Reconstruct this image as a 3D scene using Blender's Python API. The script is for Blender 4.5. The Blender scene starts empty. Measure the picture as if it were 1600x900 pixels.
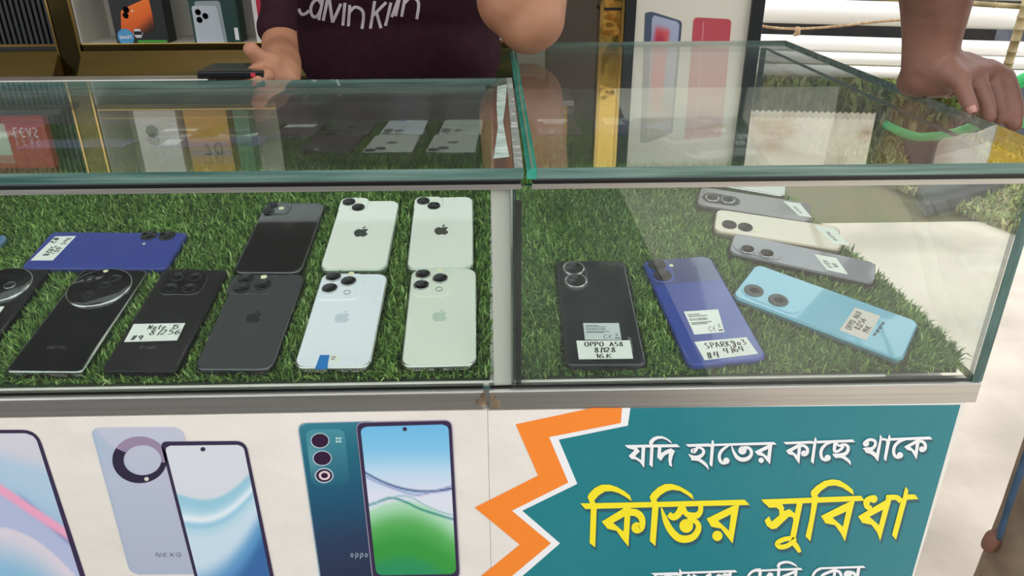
import bpy, bmesh, math, random
import numpy as np
from mathutils import Vector, Matrix, noise
from mathutils.geometry import tessellate_polygon
from mathutils.bvhtree import BVHTree

S = bpy.context.scene
COL = S.collection
random.seed(7); rng = np.random.default_rng(7)

# ------------------------------------------------------------------ camera (solved from the photo)
F = 1190.94
def _rot(p, r, y):
    cy, sy = np.cos(y), np.sin(y)
    fw = np.array([sy*np.cos(p), cy*np.cos(p), -np.sin(p)])
    rt = np.array([cy, -sy, 0]); up = np.cross(rt, fw)
    c, s = np.cos(r), np.sin(r)
    return np.array([c*rt+s*up, -s*rt+c*up, fw])
RM = _rot(*np.radians([25.56, -.2735, 1.198])); CAM = np.array([0, 0, .4088])
LIFT = 0.80                     # everything is laid out about the display bed, then lifted so the ground is z = 0
cd = bpy.data.cameras.new('camera'); co = bpy.data.objects.new('camera', cd); COL.objects.link(co)
cd.sensor_fit = 'HORIZONTAL'; cd.sensor_width = 36; cd.lens = F/1600*36; cd.clip_start = .02
m = Matrix([[RM[0][i], RM[1][i], -RM[2][i]] for i in range(3)]).to_4x4(); m.translation = Vector(CAM)
co.matrix_world = m; S.camera = co

# ------------------------------------------------------------------ world, lights, exposure
w = bpy.data.worlds.new('overcast'); S.world = w; w.use_nodes = True
bg = w.node_tree.nodes['Background']; bg.inputs[0].default_value = (.93, .97, 1, 1); bg.inputs[1].default_value = 2.2
S.view_settings.view_transform = 'Standard'; S.view_settings.look = 'None'
S.view_settings.gamma = 1; S.view_settings.use_curve_mapping = False
S.view_settings.exposure = 0.0
S.cycles.transparent_max_bounces = 24; S.cycles.max_bounces = 10
def area(name, loc, target, size, power, col):
    d = bpy.data.lights.new(name, 'AREA'); d.shape = 'RECTANGLE'; d.size, d.size_y = size; d.energy = power; d.color = col
    o = bpy.data.objects.new(name, d); COL.objects.link(o); o.location = loc
    o.rotation_euler = (Vector(target)-Vector(loc)).to_track_quat('-Z', 'Y').to_euler()
    return o
area('shelf_fill', (-.5, 1.35, 1.42), (-.5, 1.5, 0), (1.2, .12), 1.5, (1, .93, .82))  # added fill light for the shelves, not a real shop lamp

# ------------------------------------------------------------------ pixel helpers
def ray(px, py): return np.array([(px-800)/F, -(py-450)/F, 1.]) @ RM
def at(px, py, Y):
    d = ray(px, py); return CAM + d*(Y-CAM[1])/d[1]
def atz(px, py, Z):
    d = ray(px, py); return CAM + d*(Z-CAM[2])/d[2]
TB = math.radians(12.5); NB = np.array([0, -math.sin(TB), math.cos(TB)]); EB = np.array([0, math.cos(TB), math.sin(TB)])
def bed(px, py, off=0):
    o = np.array([0, .45, 0]) + NB*off; d = ray(px, py); return CAM + d*(NB @ (o-CAM))/(NB @ d)
def bedp(x, y, off=0):         # point of the bed at world x, y
    return np.array([x, y, (y-.45)*math.tan(TB)]) + NB*off

# ------------------------------------------------------------------ materials
def lin(c):
    c = np.array(c, float)/255.; return tuple(np.where(c <= .04045, c/12.92, ((c+.055)/1.055)**2.4))
def rgba(c): return (*lin(c), 1)
def mat(name, c, rough=.5, metal=0, spec=.5, coat=0, trans=0, emis=None):
    m = bpy.data.materials.new(name); m.use_nodes = True; b = m.node_tree.nodes['Principled BSDF']
    b.inputs['Base Color'].default_value = rgba(c); b.inputs['Roughness'].default_value = rough
    b.inputs['Metallic'].default_value = metal; b.inputs['Specular IOR Level'].default_value = spec
    b.inputs['Coat Weight'].default_value = coat; b.inputs['Coat Roughness'].default_value = .03
    return m
def noisy(m, scale, c2, bump=0, lo=.35, hi=.65, stretch=(1, 1, 1), detail=6, bscale=None):
    """second colour mixed in by noise, optional bump"""
    nt = m.node_tree; b = nt.nodes['Principled BSDF']; N = nt.nodes.new; L = nt.links.new
    tc = N('ShaderNodeTexCoord'); mp = N('ShaderNodeMapping'); mp.inputs['Scale'].default_value = stretch
    L(tc.outputs['Object'], mp.inputs[0])
    n = N('ShaderNodeTexNoise'); n.inputs['Scale'].default_value = scale; n.inputs['Detail'].default_value = detail
    L(mp.outputs[0], n.inputs['Vector'])
    r = N('ShaderNodeValToRGB'); r.color_ramp.elements[0].position = lo; r.color_ramp.elements[1].position = hi
    r.color_ramp.elements[0].color = b.inputs['Base Color'].default_value; r.color_ramp.elements[1].color = rgba(c2)
    L(n.outputs['Fac'], r.inputs[0]); L(r.outputs[0], b.inputs['Base Color'])
    if bump:
        n2 = N('ShaderNodeTexNoise'); n2.inputs['Scale'].default_value = bscale or scale*2; n2.inputs['Detail'].default_value = 4
        L(mp.outputs[0], n2.inputs['Vector'])
        bp = N('ShaderNodeBump'); bp.inputs['Strength'].default_value = bump; bp.inputs['Distance'].default_value = .01
        L(n2.outputs['Fac'], bp.inputs['Height']); L(bp.outputs[0], b.inputs['Normal'])
    return m
def glass(name, tint, ior=1.5, mul=1.0, dust_haze=0.0, base=0.0):
    m = bpy.data.materials.new(name); m.use_nodes = True; nt = m.node_tree; nt.nodes.clear(); N = nt.nodes.new; L = nt.links.new
    o = N('ShaderNodeOutputMaterial'); t = N('ShaderNodeBsdfTransparent'); t.inputs[0].default_value = (*tint, 1)
    g = N('ShaderNodeBsdfGlossy'); g.inputs['Roughness'].default_value = 0; g.inputs[0].default_value = (1, 1, 1, 1)
    f = N('ShaderNodeFresnel'); ge = N('ShaderNodeNewGeometry'); mr = N('ShaderNodeMapRange')   # same reflectance from both faces of the pane
    mr.inputs[3].default_value = ior; mr.inputs[4].default_value = 1/ior; L(ge.outputs['Backfacing'], mr.inputs[0]); L(mr.outputs[0], f.inputs[0])
    mu = N('ShaderNodeMath'); mu.operation = 'MULTIPLY_ADD'; mu.inputs[1].default_value = mul; mu.inputs[2].default_value = base; mu.use_clamp = True
    mx = N('ShaderNodeMixShader'); L(f.outputs[0], mu.inputs[0]); L(mu.outputs[0], mx.inputs[0]); L(t.outputs[0], mx.inputs[1]); L(g.outputs[0], mx.inputs[2])
    last = mx
    if dust_haze:                    # thin film of dust and wiping marks, plus painted haze of reflections
        d = N('ShaderNodeBsdfDiffuse'); d.inputs[0].default_value = (.62, .64, .6, 1)
        tc = N('ShaderNodeTexCoord'); n = N('ShaderNodeTexNoise'); n.inputs['Scale'].default_value = 6; n.inputs['Detail'].default_value = 3
        L(tc.outputs['Object'], n.inputs['Vector'])
        r = N('ShaderNodeMapRange'); r.inputs[1].default_value = .4; r.inputs[2].default_value = .75; r.inputs[3].default_value = dust_haze*.4; r.inputs[4].default_value = dust_haze*1.4
        L(n.outputs['Fac'], r.inputs[0]); m2 = N('ShaderNodeMixShader'); L(r.outputs[0], m2.inputs[0]); L(mx.outputs[0], m2.inputs[1]); L(d.outputs[0], m2.inputs[2]); last = m2
    L(last.outputs[0], o.inputs[0]); return m
def vcol(name, rough=.5, spec=.4):
    m = mat(name, (200, 200, 200), rough, spec=spec); nt = m.node_tree
    a = nt.nodes.new('ShaderNodeAttribute'); a.attribute_name = 'Col'
    nt.links.new(a.outputs['Color'], nt.nodes['Principled BSDF'].inputs['Base Color']); return m

M = {}
M['alu'] = noisy(mat('brushed_aluminium', (200, 197, 190), .34, .85), 40, (186, 182, 176), .04, stretch=(.1, 2, 8))
M['alu_worn'] = noisy(mat('worn_aluminium', (170, 152, 128), .5, .3), 60, (105, 86, 66))
M['glass_top'] = glass('counter_top_glass', (.95, .98, .965), 1.5, 1.0, .012)
M['glass_front'] = glass('front_glass', (.97, .99, .978), 1.5, 1.0, .006)
M['glass_front_hazy'] = glass('hazy_front_glass', (.97, .99, .978), 1.5, 1.0, .03)  # stronger film stands in for reflected haze on the right pane
M['glass_back'] = glass('rear_mirror_glass', (.7, .76, .73), 1.5, 1.0, 0, .46)
M['glass_edge'] = noisy(mat('polished_glass_edge', (52, 88, 80), .15, 0, .8), 40, (140, 166, 156), lo=.35, hi=.85, stretch=(.15, 3, 6))
M['bevel'] = noisy(mat('bevelled_glass_edge', (40, 138, 116), .15, 0, .8), 30, (96, 176, 156), lo=.4, hi=.9)
M['glue'] = noisy(mat('grey_glue_seam', (126, 132, 124), .4), 120, (196, 200, 196), .4, lo=.5, hi=.7)
M['glass_edge_dark'] = noisy(mat('dark_glass_edge', (34, 74, 70), .15, 0, .8), 30, (90, 130, 124), lo=.4, hi=.9, stretch=(3, 3, .5))
M['silicone'] = noisy(mat('clear_silicone', (150, 172, 160), .3, 0, .6), 60, (190, 205, 195), .3)
M['rubber'] = mat('black_rubber', (12, 13, 14), .35)
M['white_paint'] = mat('white_laminate', (226, 221, 212), .45)
M['vinyl'] = noisy(mat('white_vinyl_banner', (231, 223, 214), .42), 5, (222, 214, 203), .35, bscale=14)
M['teal'] = noisy(mat('teal_print', (30, 118, 127), .38), 3, (40, 124, 131), .2, bscale=14)
M['orange'] = mat('orange_print', (243, 134, 48), .42)
M['print_white'] = mat('white_print', (236, 233, 232), .42)
M['yellow'] = mat('yellow_print', (242, 222, 42), .42)
M['letter_shadow'] = mat('printed_letter_shadow', (46, 90, 100), .42)
M['art'] = vcol('printed_artwork', .4)
M['purple_black'] = mat('printed_phone_frame', (56, 46, 72), .4)
M['gold'] = mat('gold_mirror_trim', (190, 158, 92), .1, 1)
M['gold_dark'] = noisy(mat('darkened_gold_mirror', (104, 90, 52), .12, .9), 3, (70, 62, 34), .08, bscale=5)  # gold mirror, with the reflected dark interior put into its colour
M['gold_wavy'] = noisy(mat('wavy_gold_mirror', (214, 178, 96), .06, 1), 2, (196, 160, 84), .5, bscale=5)
M['skirt'] = noisy(mat('painted_reflection_skirt', (120, 98, 52), .3, .5), 3, (58, 66, 34), .08, stretch=(.4, 1, 6), lo=.4, hi=.6)  # brown and green stripes paint the reflections in the gold skirt
M['black_frame'] = mat('black_post_paint', (22, 25, 28), .4)
M['shop_wall'] = noisy(mat('shop_wall_paint', (128, 116, 104), .7), 4, (110, 100, 92))
M['ceiling'] = noisy(mat('shop_ceiling_paint', (96, 92, 86), .8), 3, (84, 80, 76))
M['slat'] = mat('black_slat_panel', (30, 31, 34), .4)
M['cream'] = mat('cream_shelf_laminate', (196, 190, 178), .5)
M['ink'] = mat('black_marker_ink', (22, 22, 26), .6)
M['paper'] = mat('white_paper_sticker', (232, 234, 224), .6)
M['paper_beige'] = mat('beige_paper_sticker', (214, 204, 192), .6)
M['barcode'] = mat('printed_grey_ink', (70, 74, 78), .6)
M['blue_tape'] = mat('blue_tape', (28, 118, 190), .4)
M['lens'] = mat('camera_lens_black', (7, 7, 9), .05, 0, .35)
M['lens_inner'] = mat('camera_lens_core', (20, 20, 28), .05, 0, .4)
M['steel'] = mat('polished_steel_ring', (190, 192, 190), .15, 1)
M['dark_steel'] = mat('dark_steel_ring', (60, 60, 62), .2, 1)
M['flash'] = mat('flash_yellow', (232, 226, 190), .3)
M['skin_a'] = noisy(mat('brown_skin', (172, 122, 94), .55, 0, .35), 18, (156, 106, 80), .1, bscale=90)
M['skin_b'] = noisy(mat('dark_brown_skin', (128, 88, 72), .5, 0, .4), 18, (110, 73, 58), .12, bscale=110)
M['nail'] = mat('finger_nail', (176, 124, 108), .35)
M['shirt'] = noisy(mat('maroon_jersey', (46, 16, 27), .85, 0, .2), 60, (38, 13, 22), .1, bscale=300)
M['shirt_print'] = mat('pale_shirt_print', (196, 182, 184), .7)
M['shirt_blue'] = noisy(mat('blue_denim_cloth', (58, 84, 110), .85), 40, (44, 66, 90))
M['trouser'] = noisy(mat('brown_trouser_cloth', (136, 120, 102), .9, 0, .2), 30, (118, 102, 86), .2, bscale=200)
M['hair'] = mat('black_hair', (16, 14, 14), .6)
M['concrete'] = noisy(mat('pale_worn_pavement', (214, 200, 184), .85, 0, .2), 2.6, (176, 164, 150), .25, lo=.42, hi=.72, bscale=30)
M['floor_dark'] = noisy(mat('darkened_unseen_floor', (70, 66, 62), .85, 0, .2), 8, (54, 51, 48), .3)  # unseen floor, darkened so the front glass reflects less light
M['soil'] = noisy(mat('brown_soil', (120, 104, 74), .95, 0, .1), 4, (86, 92, 50), .6)
M['leaf'] = vcol('leaf_blade', .55, .3)
M['turf_back'] = noisy(mat('turf_backing', (26, 46, 22), .9), 60, (40, 58, 26))
M['pipe'] = noisy(mat('white_plastic_pipe', (238, 234, 228), .35), 3, (222, 214, 204), lo=.5, hi=.8, stretch=(.2, 2, 2))
M['bamboo'] = noisy(mat('bamboo_pole', (176, 158, 116), .6), 8, (130, 112, 76), stretch=(1, 1, 1))
M['rope'] = noisy(mat('jute_rope', (190, 160, 126), .9), 60, (150, 120, 90))
M['tarp'] = noisy(mat('dark_tarpaulin', (52, 56, 60), .5), 8, (40, 43, 47), .3)
M['hose'] = mat('green_plastic_hose', (44, 178, 96), .3)
M['dark_wall'] = noisy(mat('dark_shed_board', (44, 38, 36), .85), 6, (30, 27, 26))
M['grey_post'] = noisy(mat('grey_concrete_post', (122, 124, 132), .85), 14, (98, 100, 108), .3)
M['awning'] = noisy(mat('cream_printed_awning', (255, 250, 240), .7), 5, (206, 166, 136), lo=.55, hi=.75, stretch=(1, 1, 3.2))
M['awning_yellow'] = mat('yellow_awning_print', (240, 206, 44), .6)
for k in ('awning', 'awning_yellow'):        # thin sheet, daylight comes through it
    nt = M[k].node_tree; b = nt.nodes['Principled BSDF']; tr = nt.nodes.new('ShaderNodeBsdfTranslucent'); mx_ = nt.nodes.new('ShaderNodeMixShader'); mx_.inputs[0].default_value = .6
    if b.inputs['Base Color'].links: nt.links.new(b.inputs['Base Color'].links[0].from_socket, tr.inputs[0])
    else: tr.inputs[0].default_value = b.inputs['Base Color'].default_value
    nt.links.new(b.outputs[0], mx_.inputs[1]); nt.links.new(tr.outputs[0], mx_.inputs[2]); nt.links.new(mx_.outputs[0], nt.nodes['Material Output'].inputs[0])

# ------------------------------------------------------------------ mesh helpers
class MB:
    def __init__(s): s.v = []; s.f = []; s.m = []; s.smooth = []
    def add(s, verts, faces, mi=0, sm=False):
        k = len(s.v); s.v += [tuple(map(float, p)) for p in verts]
        for f in faces: s.f.append([i+k for i in f]); s.m.append(mi); s.smooth.append(sm)
        return s
    def box(s, a, b, mi=0, fm=None):
        (x0, y0, z0), (x1, y1, z1) = a, b
        v = [(x0, y0, z0), (x1, y0, z0), (x1, y1, z0), (x0, y1, z0), (x0, y0, z1), (x1, y0, z1), (x1, y1, z1), (x0, y1, z1)]
        fs = [(3, 2, 1, 0), (4, 5, 6, 7), (0, 1, 5, 4), (1, 2, 6, 5), (2, 3, 7, 6), (3, 0, 4, 7)]  # bottom top front right back left
        for i, f in enumerate(fs): s.add([v[j] for j in f], [(0, 1, 2, 3)], (fm[i] if fm else mi))
        return s
    def prism(s, pts, vec, mi=0, side=None):
        """closed polygon (3d list) extruded by vec"""
        pts = [np.array(p, float) for p in pts]; q = [p+np.array(vec, float) for p in pts]; n = len(pts)
        tri = tessellate_polygon([[Vector(p) for p in pts]])
        s.add(pts, [tuple(reversed(t)) for t in tri], mi); s.add(q, tri, mi)
        s.add(pts+q, [(i, (i+1) % n, n+(i+1) % n, n+i) for i in range(n)], mi if side is None else side); return s
    def poly(s, pts, mi=0):
        tri = tessellate_polygon([[Vector(p) for p in pts]]); s.add(pts, tri, mi); return s
    def tube(s, pts, rad, n=12, mi=0, cap=True, sm=True):
        P = [np.array(p, float) for p in pts]; R = rad if hasattr(rad, '__len__') else [rad]*len(P)
        rings = []; up = None
        for i, p in enumerate(P):
            t = P[min(i+1, len(P)-1)]-P[max(i-1, 0)]; t = t/np.linalg.norm(t)
            if up is None: up = np.cross(t, [0, 0, 1.]) if abs(t[2]) < .9 else np.cross(t, [1., 0, 0])
            up = up-t*(up@t); up /= np.linalg.norm(up); b = np.cross(t, up)
            rings.append([p+R[i]*(math.cos(a)*up+math.sin(a)*b) for a in np.arange(n)*2*math.pi/n])
        V = [q for r in rings for q in r]; Fc = []
        for i in range(len(P)-1):
            for j in range(n): Fc.append((i*n+j, i*n+(j+1) % n, (i+1)*n+(j+1) % n, (i+1)*n+j))
        s.add(V, Fc, mi, sm)
        if cap: s.add(rings[0], [tuple(range(n))[::-1]], mi); s.add(rings[-1], [tuple(range(n))], mi)
        return s
    def build(s, name, mats, parent=None, local=False, bevel=0):
        me = bpy.data.meshes.new(name); mats = mats if isinstance(mats, (list, tuple)) else [mats]
        off = np.zeros(3) if (parent is None or local) else np.array(wloc(parent))
        me.from_pydata([tuple(np.array(v)-off) for v in s.v], [], s.f); me.update()
        for mm in mats: me.materials.append(mm)
        me.polygons.foreach_set('material_index', s.m); me.polygons.foreach_set('use_smooth', s.smooth)
        bm = bmesh.new(); bm.from_mesh(me); bmesh.ops.remove_doubles(bm, verts=bm.verts, dist=1e-6); bmesh.ops.recalc_face_normals(bm, faces=bm.faces)
        if bevel:
            es = [e for e in bm.edges if len(e.link_faces) == 2 and e.calc_face_angle(0) > .6]
            bmesh.ops.bevel(bm, geom=es, offset=bevel, segments=2, affect='EDGES', profile=.5)
        bm.to_mesh(me); bm.free()
        o = bpy.data.objects.new(name, me); COL.objects.link(o)
        if parent: o.parent = parent
        return o
def wloc(o):
    p = Vector((0, 0, 0))
    while o: p = p+o.location; o = o.parent
    return p
def tag(o, label, cat, group=None, kind=None):
    if label: o['label'] = label
    if cat: o['category'] = cat
    if group: o['group'] = group
    if kind: o['kind'] = kind
    return o
def thing(name, label, cat, loc=(0, 0, 0), group=None):
    o = bpy.data.objects.new(name, None); COL.objects.link(o); o.location = Vector([float(c) for c in loc]); o.empty_display_size = .05
    return tag(o, label, cat, group)
def struct(o): o['kind'] = 'structure'; return o
def smooth_line(pts, k=6, closed=False):
    P = [np.array(p, float) for p in pts]; n = len(P); out = []
    rngi = range(n if closed else n-1)
    for i in rngi:
        p0 = P[(i-1) % n] if closed else P[max(i-1, 0)]; p1 = P[i]; p2 = P[(i+1) % n]; p3 = P[(i+2) % n] if closed else P[min(i+2, n-1)]
        for t in np.arange(k)/k:
            out.append(.5*((2*p1)+(-p0+p2)*t+(2*p0-5*p1+4*p2-p3)*t*t+(-p0+3*p1-3*p2+p3)*t**3))
    if not closed: out.append(P[-1])
    return out
def ribbon2d(pts, width, curve=True, cap=True):
    """2-D stroke -> list of quads (2-D points)"""
    W = list(width) if hasattr(width, '__len__') else [width]*len(pts)
    P = [np.array([p[0], p[1], ww], float) for p, ww in zip(pts, W)]
    if curve and len(P) > 2: P = smooth_line(P, 6)
    P = np.array(P); n = len(P); L = []; R = []
    for i in range(n):
        t = P[min(i+1, n-1), :2]-P[max(i-1, 0), :2]; l = np.linalg.norm(t); t = t/l if l > 1e-9 else np.array([1., 0])
        nn = np.array([-t[1], t[0]])*max(P[i, 2], .001)/2; L.append(P[i, :2]+nn); R.append(P[i, :2]-nn)
    return L, R
def rrect(hw, hh, r, k=6):
    out = []
    for cx, cy, a0 in ((hw-r, hh-r, 0), (-hw+r, hh-r, 90), (-hw+r, -hh+r, 180), (hw-r, -hh+r, 270)):
        for i in range(k+1):
            a = math.radians(a0+90*i/k); out.append((cx+r*math.cos(a), cy+r*math.sin(a)))
    return out
def rpoly(corners, r, k=5):
    """round the corners of a 2-D polygon"""
    P = [np.array(c, float) for c in corners]; n = len(P); out = []
    rr = r if hasattr(r, '__len__') else [r]*n
    for i in range(n):
        a, b, c = P[i-1], P[i], P[(i+1) % n]
        if rr[i] <= 0: out.append(b); continue
        p = b+(a-b)/np.linalg.norm(a-b)*rr[i]; q = b+(c-b)/np.linalg.norm(c-b)*rr[i]
        for t in np.linspace(0, 1, k+1): out.append((1-t)**2*p+2*t*(1-t)*b+t*t*q)
    return out
def bil(q, u, v):               # q: TL TR BR BL
    q = [np.array(c, float) for c in q]; return (q[0]*(1-u)+q[1]*u)*(1-v)+(q[3]*(1-u)+q[2]*u)*v
def art_grid(name, quad, nu, nv, colf, to3, material, parent, rr=0, aspect=2.0, local=False):
    """printed picture: a fine grid coloured per vertex by colf(u,v) (sRGB 0-255)"""
    V = []; C = []; Fc = []
    for j in range(nv+1):
        v = j/nv; d = min(v, 1-v)*aspect
        ins = rr-math.sqrt(max(rr*rr-(rr-d)**2, 0)) if d < rr else 0
        for i in range(nu+1):
            u = ins+(1-2*ins)*i/nu; V.append(to3(bil(quad, u, v))); C.append((*lin(np.clip(colf(u, v), 0, 255)), 1))
    for j in range(nv):
        for i in range(nu): a = j*(nu+1)+i; Fc.append((a, a+1, a+nu+2, a+nu+1))
    off = np.zeros(3) if local else np.array(wloc(parent))
    me = bpy.data.meshes.new(name); me.from_pydata([tuple(np.array(p)-off) for p in V], [], Fc); me.materials.append(material)
    at_ = me.color_attributes.new('Col', 'FLOAT_COLOR', 'POINT'); at_.data.foreach_set('color', np.array(C, np.float32).ravel())
    o = bpy.data.objects.new(name, me); COL.objects.link(o); o.parent = parent; return o
def mix(a, b, t): t = min(max(t, 0), 1); return np.array(a, float)*(1-t)+np.array(b, float)*t
def sst(a, b, x): t = min(max((x-a)/(b-a), 0), 1); return t*t*(3-2*t)
def ramp(stops, x):
    for (a, ca), (b, cb) in zip(stops, stops[1:]):
        if x <= b: return mix(ca, cb, (x-a)/(b-a))
    return np.array(stops[-1][1], float)
# hand-writing strokes, unit box, y up
G = {
 'O': [[(.5, 1), (.15, .85), (.05, .45), (.3, .02), (.75, .1), (.95, .55), (.75, .95), (.45, 1)]],
 'P': [[(.15, 0), (.2, 1)], [(.1, .95), (.65, 1), (.9, .75), (.6, .5), (.2, .45)]],
 'A': [[(.05, 0), (.5, 1)], [(.5, 1), (.95, 0)], [(.2, .4), (.8, .4)]],
 '5': [[(.9, 1), (.25, .98)], [(.25, .98), (.2, .55)], [(.2, .55), (.65, .6), (.9, .35), (.6, .03), (.1, .08)]],
 '8': [[(.8, .85), (.45, 1), (.2, .78), (.5, .52), (.85, .25), (.5, 0), (.15, .22), (.5, .52), (.8, .85)]],
 '/': [[(.35, -.1), (.6, 1.05)]], '1': [[(.2, .75), (.5, 1)], [(.5, 1), (.5, 0)]], 'l': [[(.5, 1.05), (.5, 0)]],
 '2': [[(.1, .8), (.45, 1), (.8, .75), (.5, .35), (.1, .02)], [(.1, .02), (.95, .05)]],
 '6': [[(.75, 1), (.3, .7), (.1, .3), (.45, 0), (.85, .25), (.55, .5), (.15, .3)]],
 'K': [[(.15, 0), (.2, 1)], [(.9, .95), (.2, .45)], [(.35, .5), (.95, 0)]],
 'S': [[(.85, .9), (.45, 1), (.2, .78), (.5, .52), (.8, .28), (.5, 0), (.1, .1)]],
 'R': [[(.15, 0), (.2, 1)], [(.1, .95), (.65, 1), (.85, .75), (.55, .52), (.2, .48)], [(.4, .5), (.95, 0)]],
 'g': [[(.8, .85), (.4, 1), (.15, .7), (.45, .5), (.8, .8)], [(.8, .85), (.75, .1), (.45, -.25), (.1, -.05), (.5, .2), (1, .4)]],
 'o': [[(.5, .6), (.2, .4), (.3, .05), (.65, .05), (.75, .4), (.5, .6)]],
 '3': [[(.15, .9), (.6, 1), (.75, .75), (.4, .55)], [(.4, .55), (.85, .4), (.7, .05), (.1, .05)]],
 '4': [[(.35, 1), (.1, .45), (.85, .5)], [(.85, 1), (.65, 0)]],
 '#': [[(.35, 1), (.2, 0)], [(.75, 1), (.6, 0)], [(.05, .65), (.95, .72)], [(.0, .3), (.9, .38)]],
 'N': [[(.1, 0), (.15, 1)], [(.15, 1), (.8, 0)], [(.8, 0), (.9, 1)]], 't': [[(.45, 1), (.45, .05), (.75, .05)], [(.15, .65), (.8, .65)]],
 'e': [[(.2, .35), (.8, .4), (.55, .65), (.2, .4), (.35, .05), (.85, .1)]],
 '9': [[(.8, .8), (.45, 1), (.15, .7), (.5, .5), (.85, .8)], [(.85, .8), (.7, 0)]],
 'H': [[(.15, 0), (.15, 1)], [(.85, 0), (.85, 1)], [(.15, .5), (.85, .5)]], 'i': [[(.5, .6), (.5, 0)], [(.48, .85), (.52, .9)]],
 '0': [[(.5, 1), (.15, .7), (.2, .2), (.55, 0), (.85, .3), (.8, .8), (.5, 1)]], 'C': [[(.9, .85), (.5, 1), (.1, .6), (.15, .25), (.5, 0), (.9, .15)]],
 'E': [[(.85, .95), (.4, .95), (.1, .5), (.4, .05), (.85, .05)], [(.12, .5), (.7, .5)]], '-': [[(.1, .5), (.9, .5)]],
 'a': [[(.8, .6), (.4, .65), (.15, .3), (.4, 0), (.75, .3)], [(.8, .6), (.8, 0)]], '7': [[(.1, 1), (.9, .98)], [(.9, .98), (.4, 0)]],
 'M': [[(.05, 0), (.15, 1)], [(.15, 1), (.5, .3)], [(.5, .3), (.85, 1)], [(.85, 1), (.95, 0)]], 'D': [[(.15, 0), (.15, 1)], [(.15, 1), (.7, .9), (.9, .5), (.7, .1), (.15, 0)]],
 'I': [[(.5, 0), (.5, 1)]], 'G': [[(.9, .85), (.5, 1), (.1, .6), (.15, .2), (.5, 0), (.9, .15)], [(.9, .15), (.9, .5)], [(.9, .5), (.6, .5)]],
 'p': [[(.2, .6), (.2, -.35)], [(.2, .5), (.6, .62), (.85, .3), (.6, .02), (.2, .12)]], 'm': [[(.1, 0), (.1, .6)], [(.1, .45), (.3, .62), (.5, .45), (.5, 0)], [(.5, .45), (.7, .62), (.9, .45), (.9, 0)]],
 'X': [[(.1, 0), (.9, 1)], [(.1, 1), (.9, 0)]], 'T': [[(.5, 0), (.5, 1)], [(.05, 1), (.95, 1)]], 'L': [[(.15, 1), (.15, 0)], [(.15, 0), (.85, 0)]], ' ': [],
}
def write(mb, text, to3, x, y, h, wch, pen, mi=0, slant=0., jit=0.):
    """write a text with pen strokes in a 2-D frame (y down), to3 maps it to space"""
    for ch in text:
        jx, jy = (random.uniform(-jit, jit), random.uniform(-jit, jit)) if jit else (0, 0)
        for st in G.get(ch, []):
            pts = [(x+jx+(px+slant*py)*wch*.8, y+jy-py*h) for px, py in st]
            L, R = ribbon2d(pts, pen); n = len(L)
            mb.add([to3(p) for p in L]+[to3(p) for p in R], [(i, i+1, n+i+1, n+i) for i in range(n-1)], mi)
        x += wch*(.55 if ch in '/1lI' else 1)

# ------------------------------------------------------------------ main measures
YF = .6006                      # front glass plane
ZT = .2297; ZTB = .2205         # top pane, upper and lower face
ZTR0, ZTR1 = -.0035, .0172      # aluminium rail
YB = atz(300, 126, ZT)[1]       # rear edge of the left top pane
XS = .0285                      # seam between the two counters
XR = .455                       # right glass side
XO = atz(1500, 172, ZT)[0]      # right edge of the overhanging top
YBR = atz(1000, 65, ZT)[1]      # rear edge of the right top
ZG = -LIFT

# ================================================================== SETTING
o = MB().box((-7, -14, ZG-.06), (.62, 3.0, ZG)).build('floor', M['floor_dark']); struct(o)
o = MB().box((.62, -14, ZG-.06), (9, 3.15, ZG)).build('floor', M['concrete']); struct(o)
o = MB().box((-7, -9.2, ZG), (9, -9, 2.6)).build('wall_front_blocker', M['shop_wall']); struct(o)  # unseen wall added to keep low sky out of the glass reflections
o = MB().box((.62, 3.15, ZG-.08), (9, 9, ZG-.02)).build('floor', M['soil']); struct(o)
o = MB().box((-3.0, 2.02, ZG), (.62, 2.1, 1.6)).build('wall_back', M['shop_wall']); struct(o)
o = MB().box((-3.05, .4, ZG), (-3.0, 2.1, 1.6)).build('wall_left', M['shop_wall']); struct(o)
o = MB().box((-3.05, .55, 1.6), (.75, 2.1, 1.66)).build('ceiling', M['ceiling']); struct(o)
o = MB().box((1.0, 6.2, ZG-.02), (9, 6.3, 2.7)).build('wall_far', M['dark_wall']); struct(o)

# ================================================================== COUNTERS
def P3(Y):                      # pixel -> point on the vertical plane Y
    return lambda p: at(p[0], p[1], Y)
def flat(name, polys, m, parent, Y):
    mb = MB()
    for pl in polys: mb.poly([at(p[0], p[1], Y) for p in pl])
    return mb.build(name, m, parent)

# ---- left counter
CL = thing('display_counter', 'left glass display counter with white banner of printed phones on its front', 'counter', (-.5, .8, ZG))
MB().box((-1.1, YF+.004, ZG), (XS-.042, YB+.02, ZTR0)).build('base_cabinet', M['white_paint'], CL)
ba = np.array([at(x, 640, YF)[0] for x in (757, 764)])
o = MB().box((-1.1, YF-.004, ZTR0), (ba[0], YF+.012, ZTR1)).build('aluminium_rail', M['alu'], CL, bevel=.0012)
wr = MB()
wr.poly([at(x, y, YF-.0045) for x, y in ((745, 634), (761, 636), (758, 612), (752, 615), (750, 622), (744, 625))])
wr.build('torn_patch', M['alu_worn'], o)
MB().box((-1.1, YF, ZTR1), (.0128, YF+.006, ZTB-.006), 0, [1, 1, 0, 1, 0, 1]).build('front_glass', [M['glass_front'], M['glass_edge_dark']], CL)
MB().box((-1.1, YF-.001, ZTB), (XS-.006, YB, ZT), 0, [0, 0, 1, 1, 1, 1]).build('top_glass', [M['glass_top'], M['glass_edge']], CL, bevel=0)
MB().box((-1.1, YF-.0015, ZTB-.0045), (XS-.008, YF+.004, ZTB)).build('rubber_gasket', M['rubber'], CL, bevel=.001)
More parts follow.
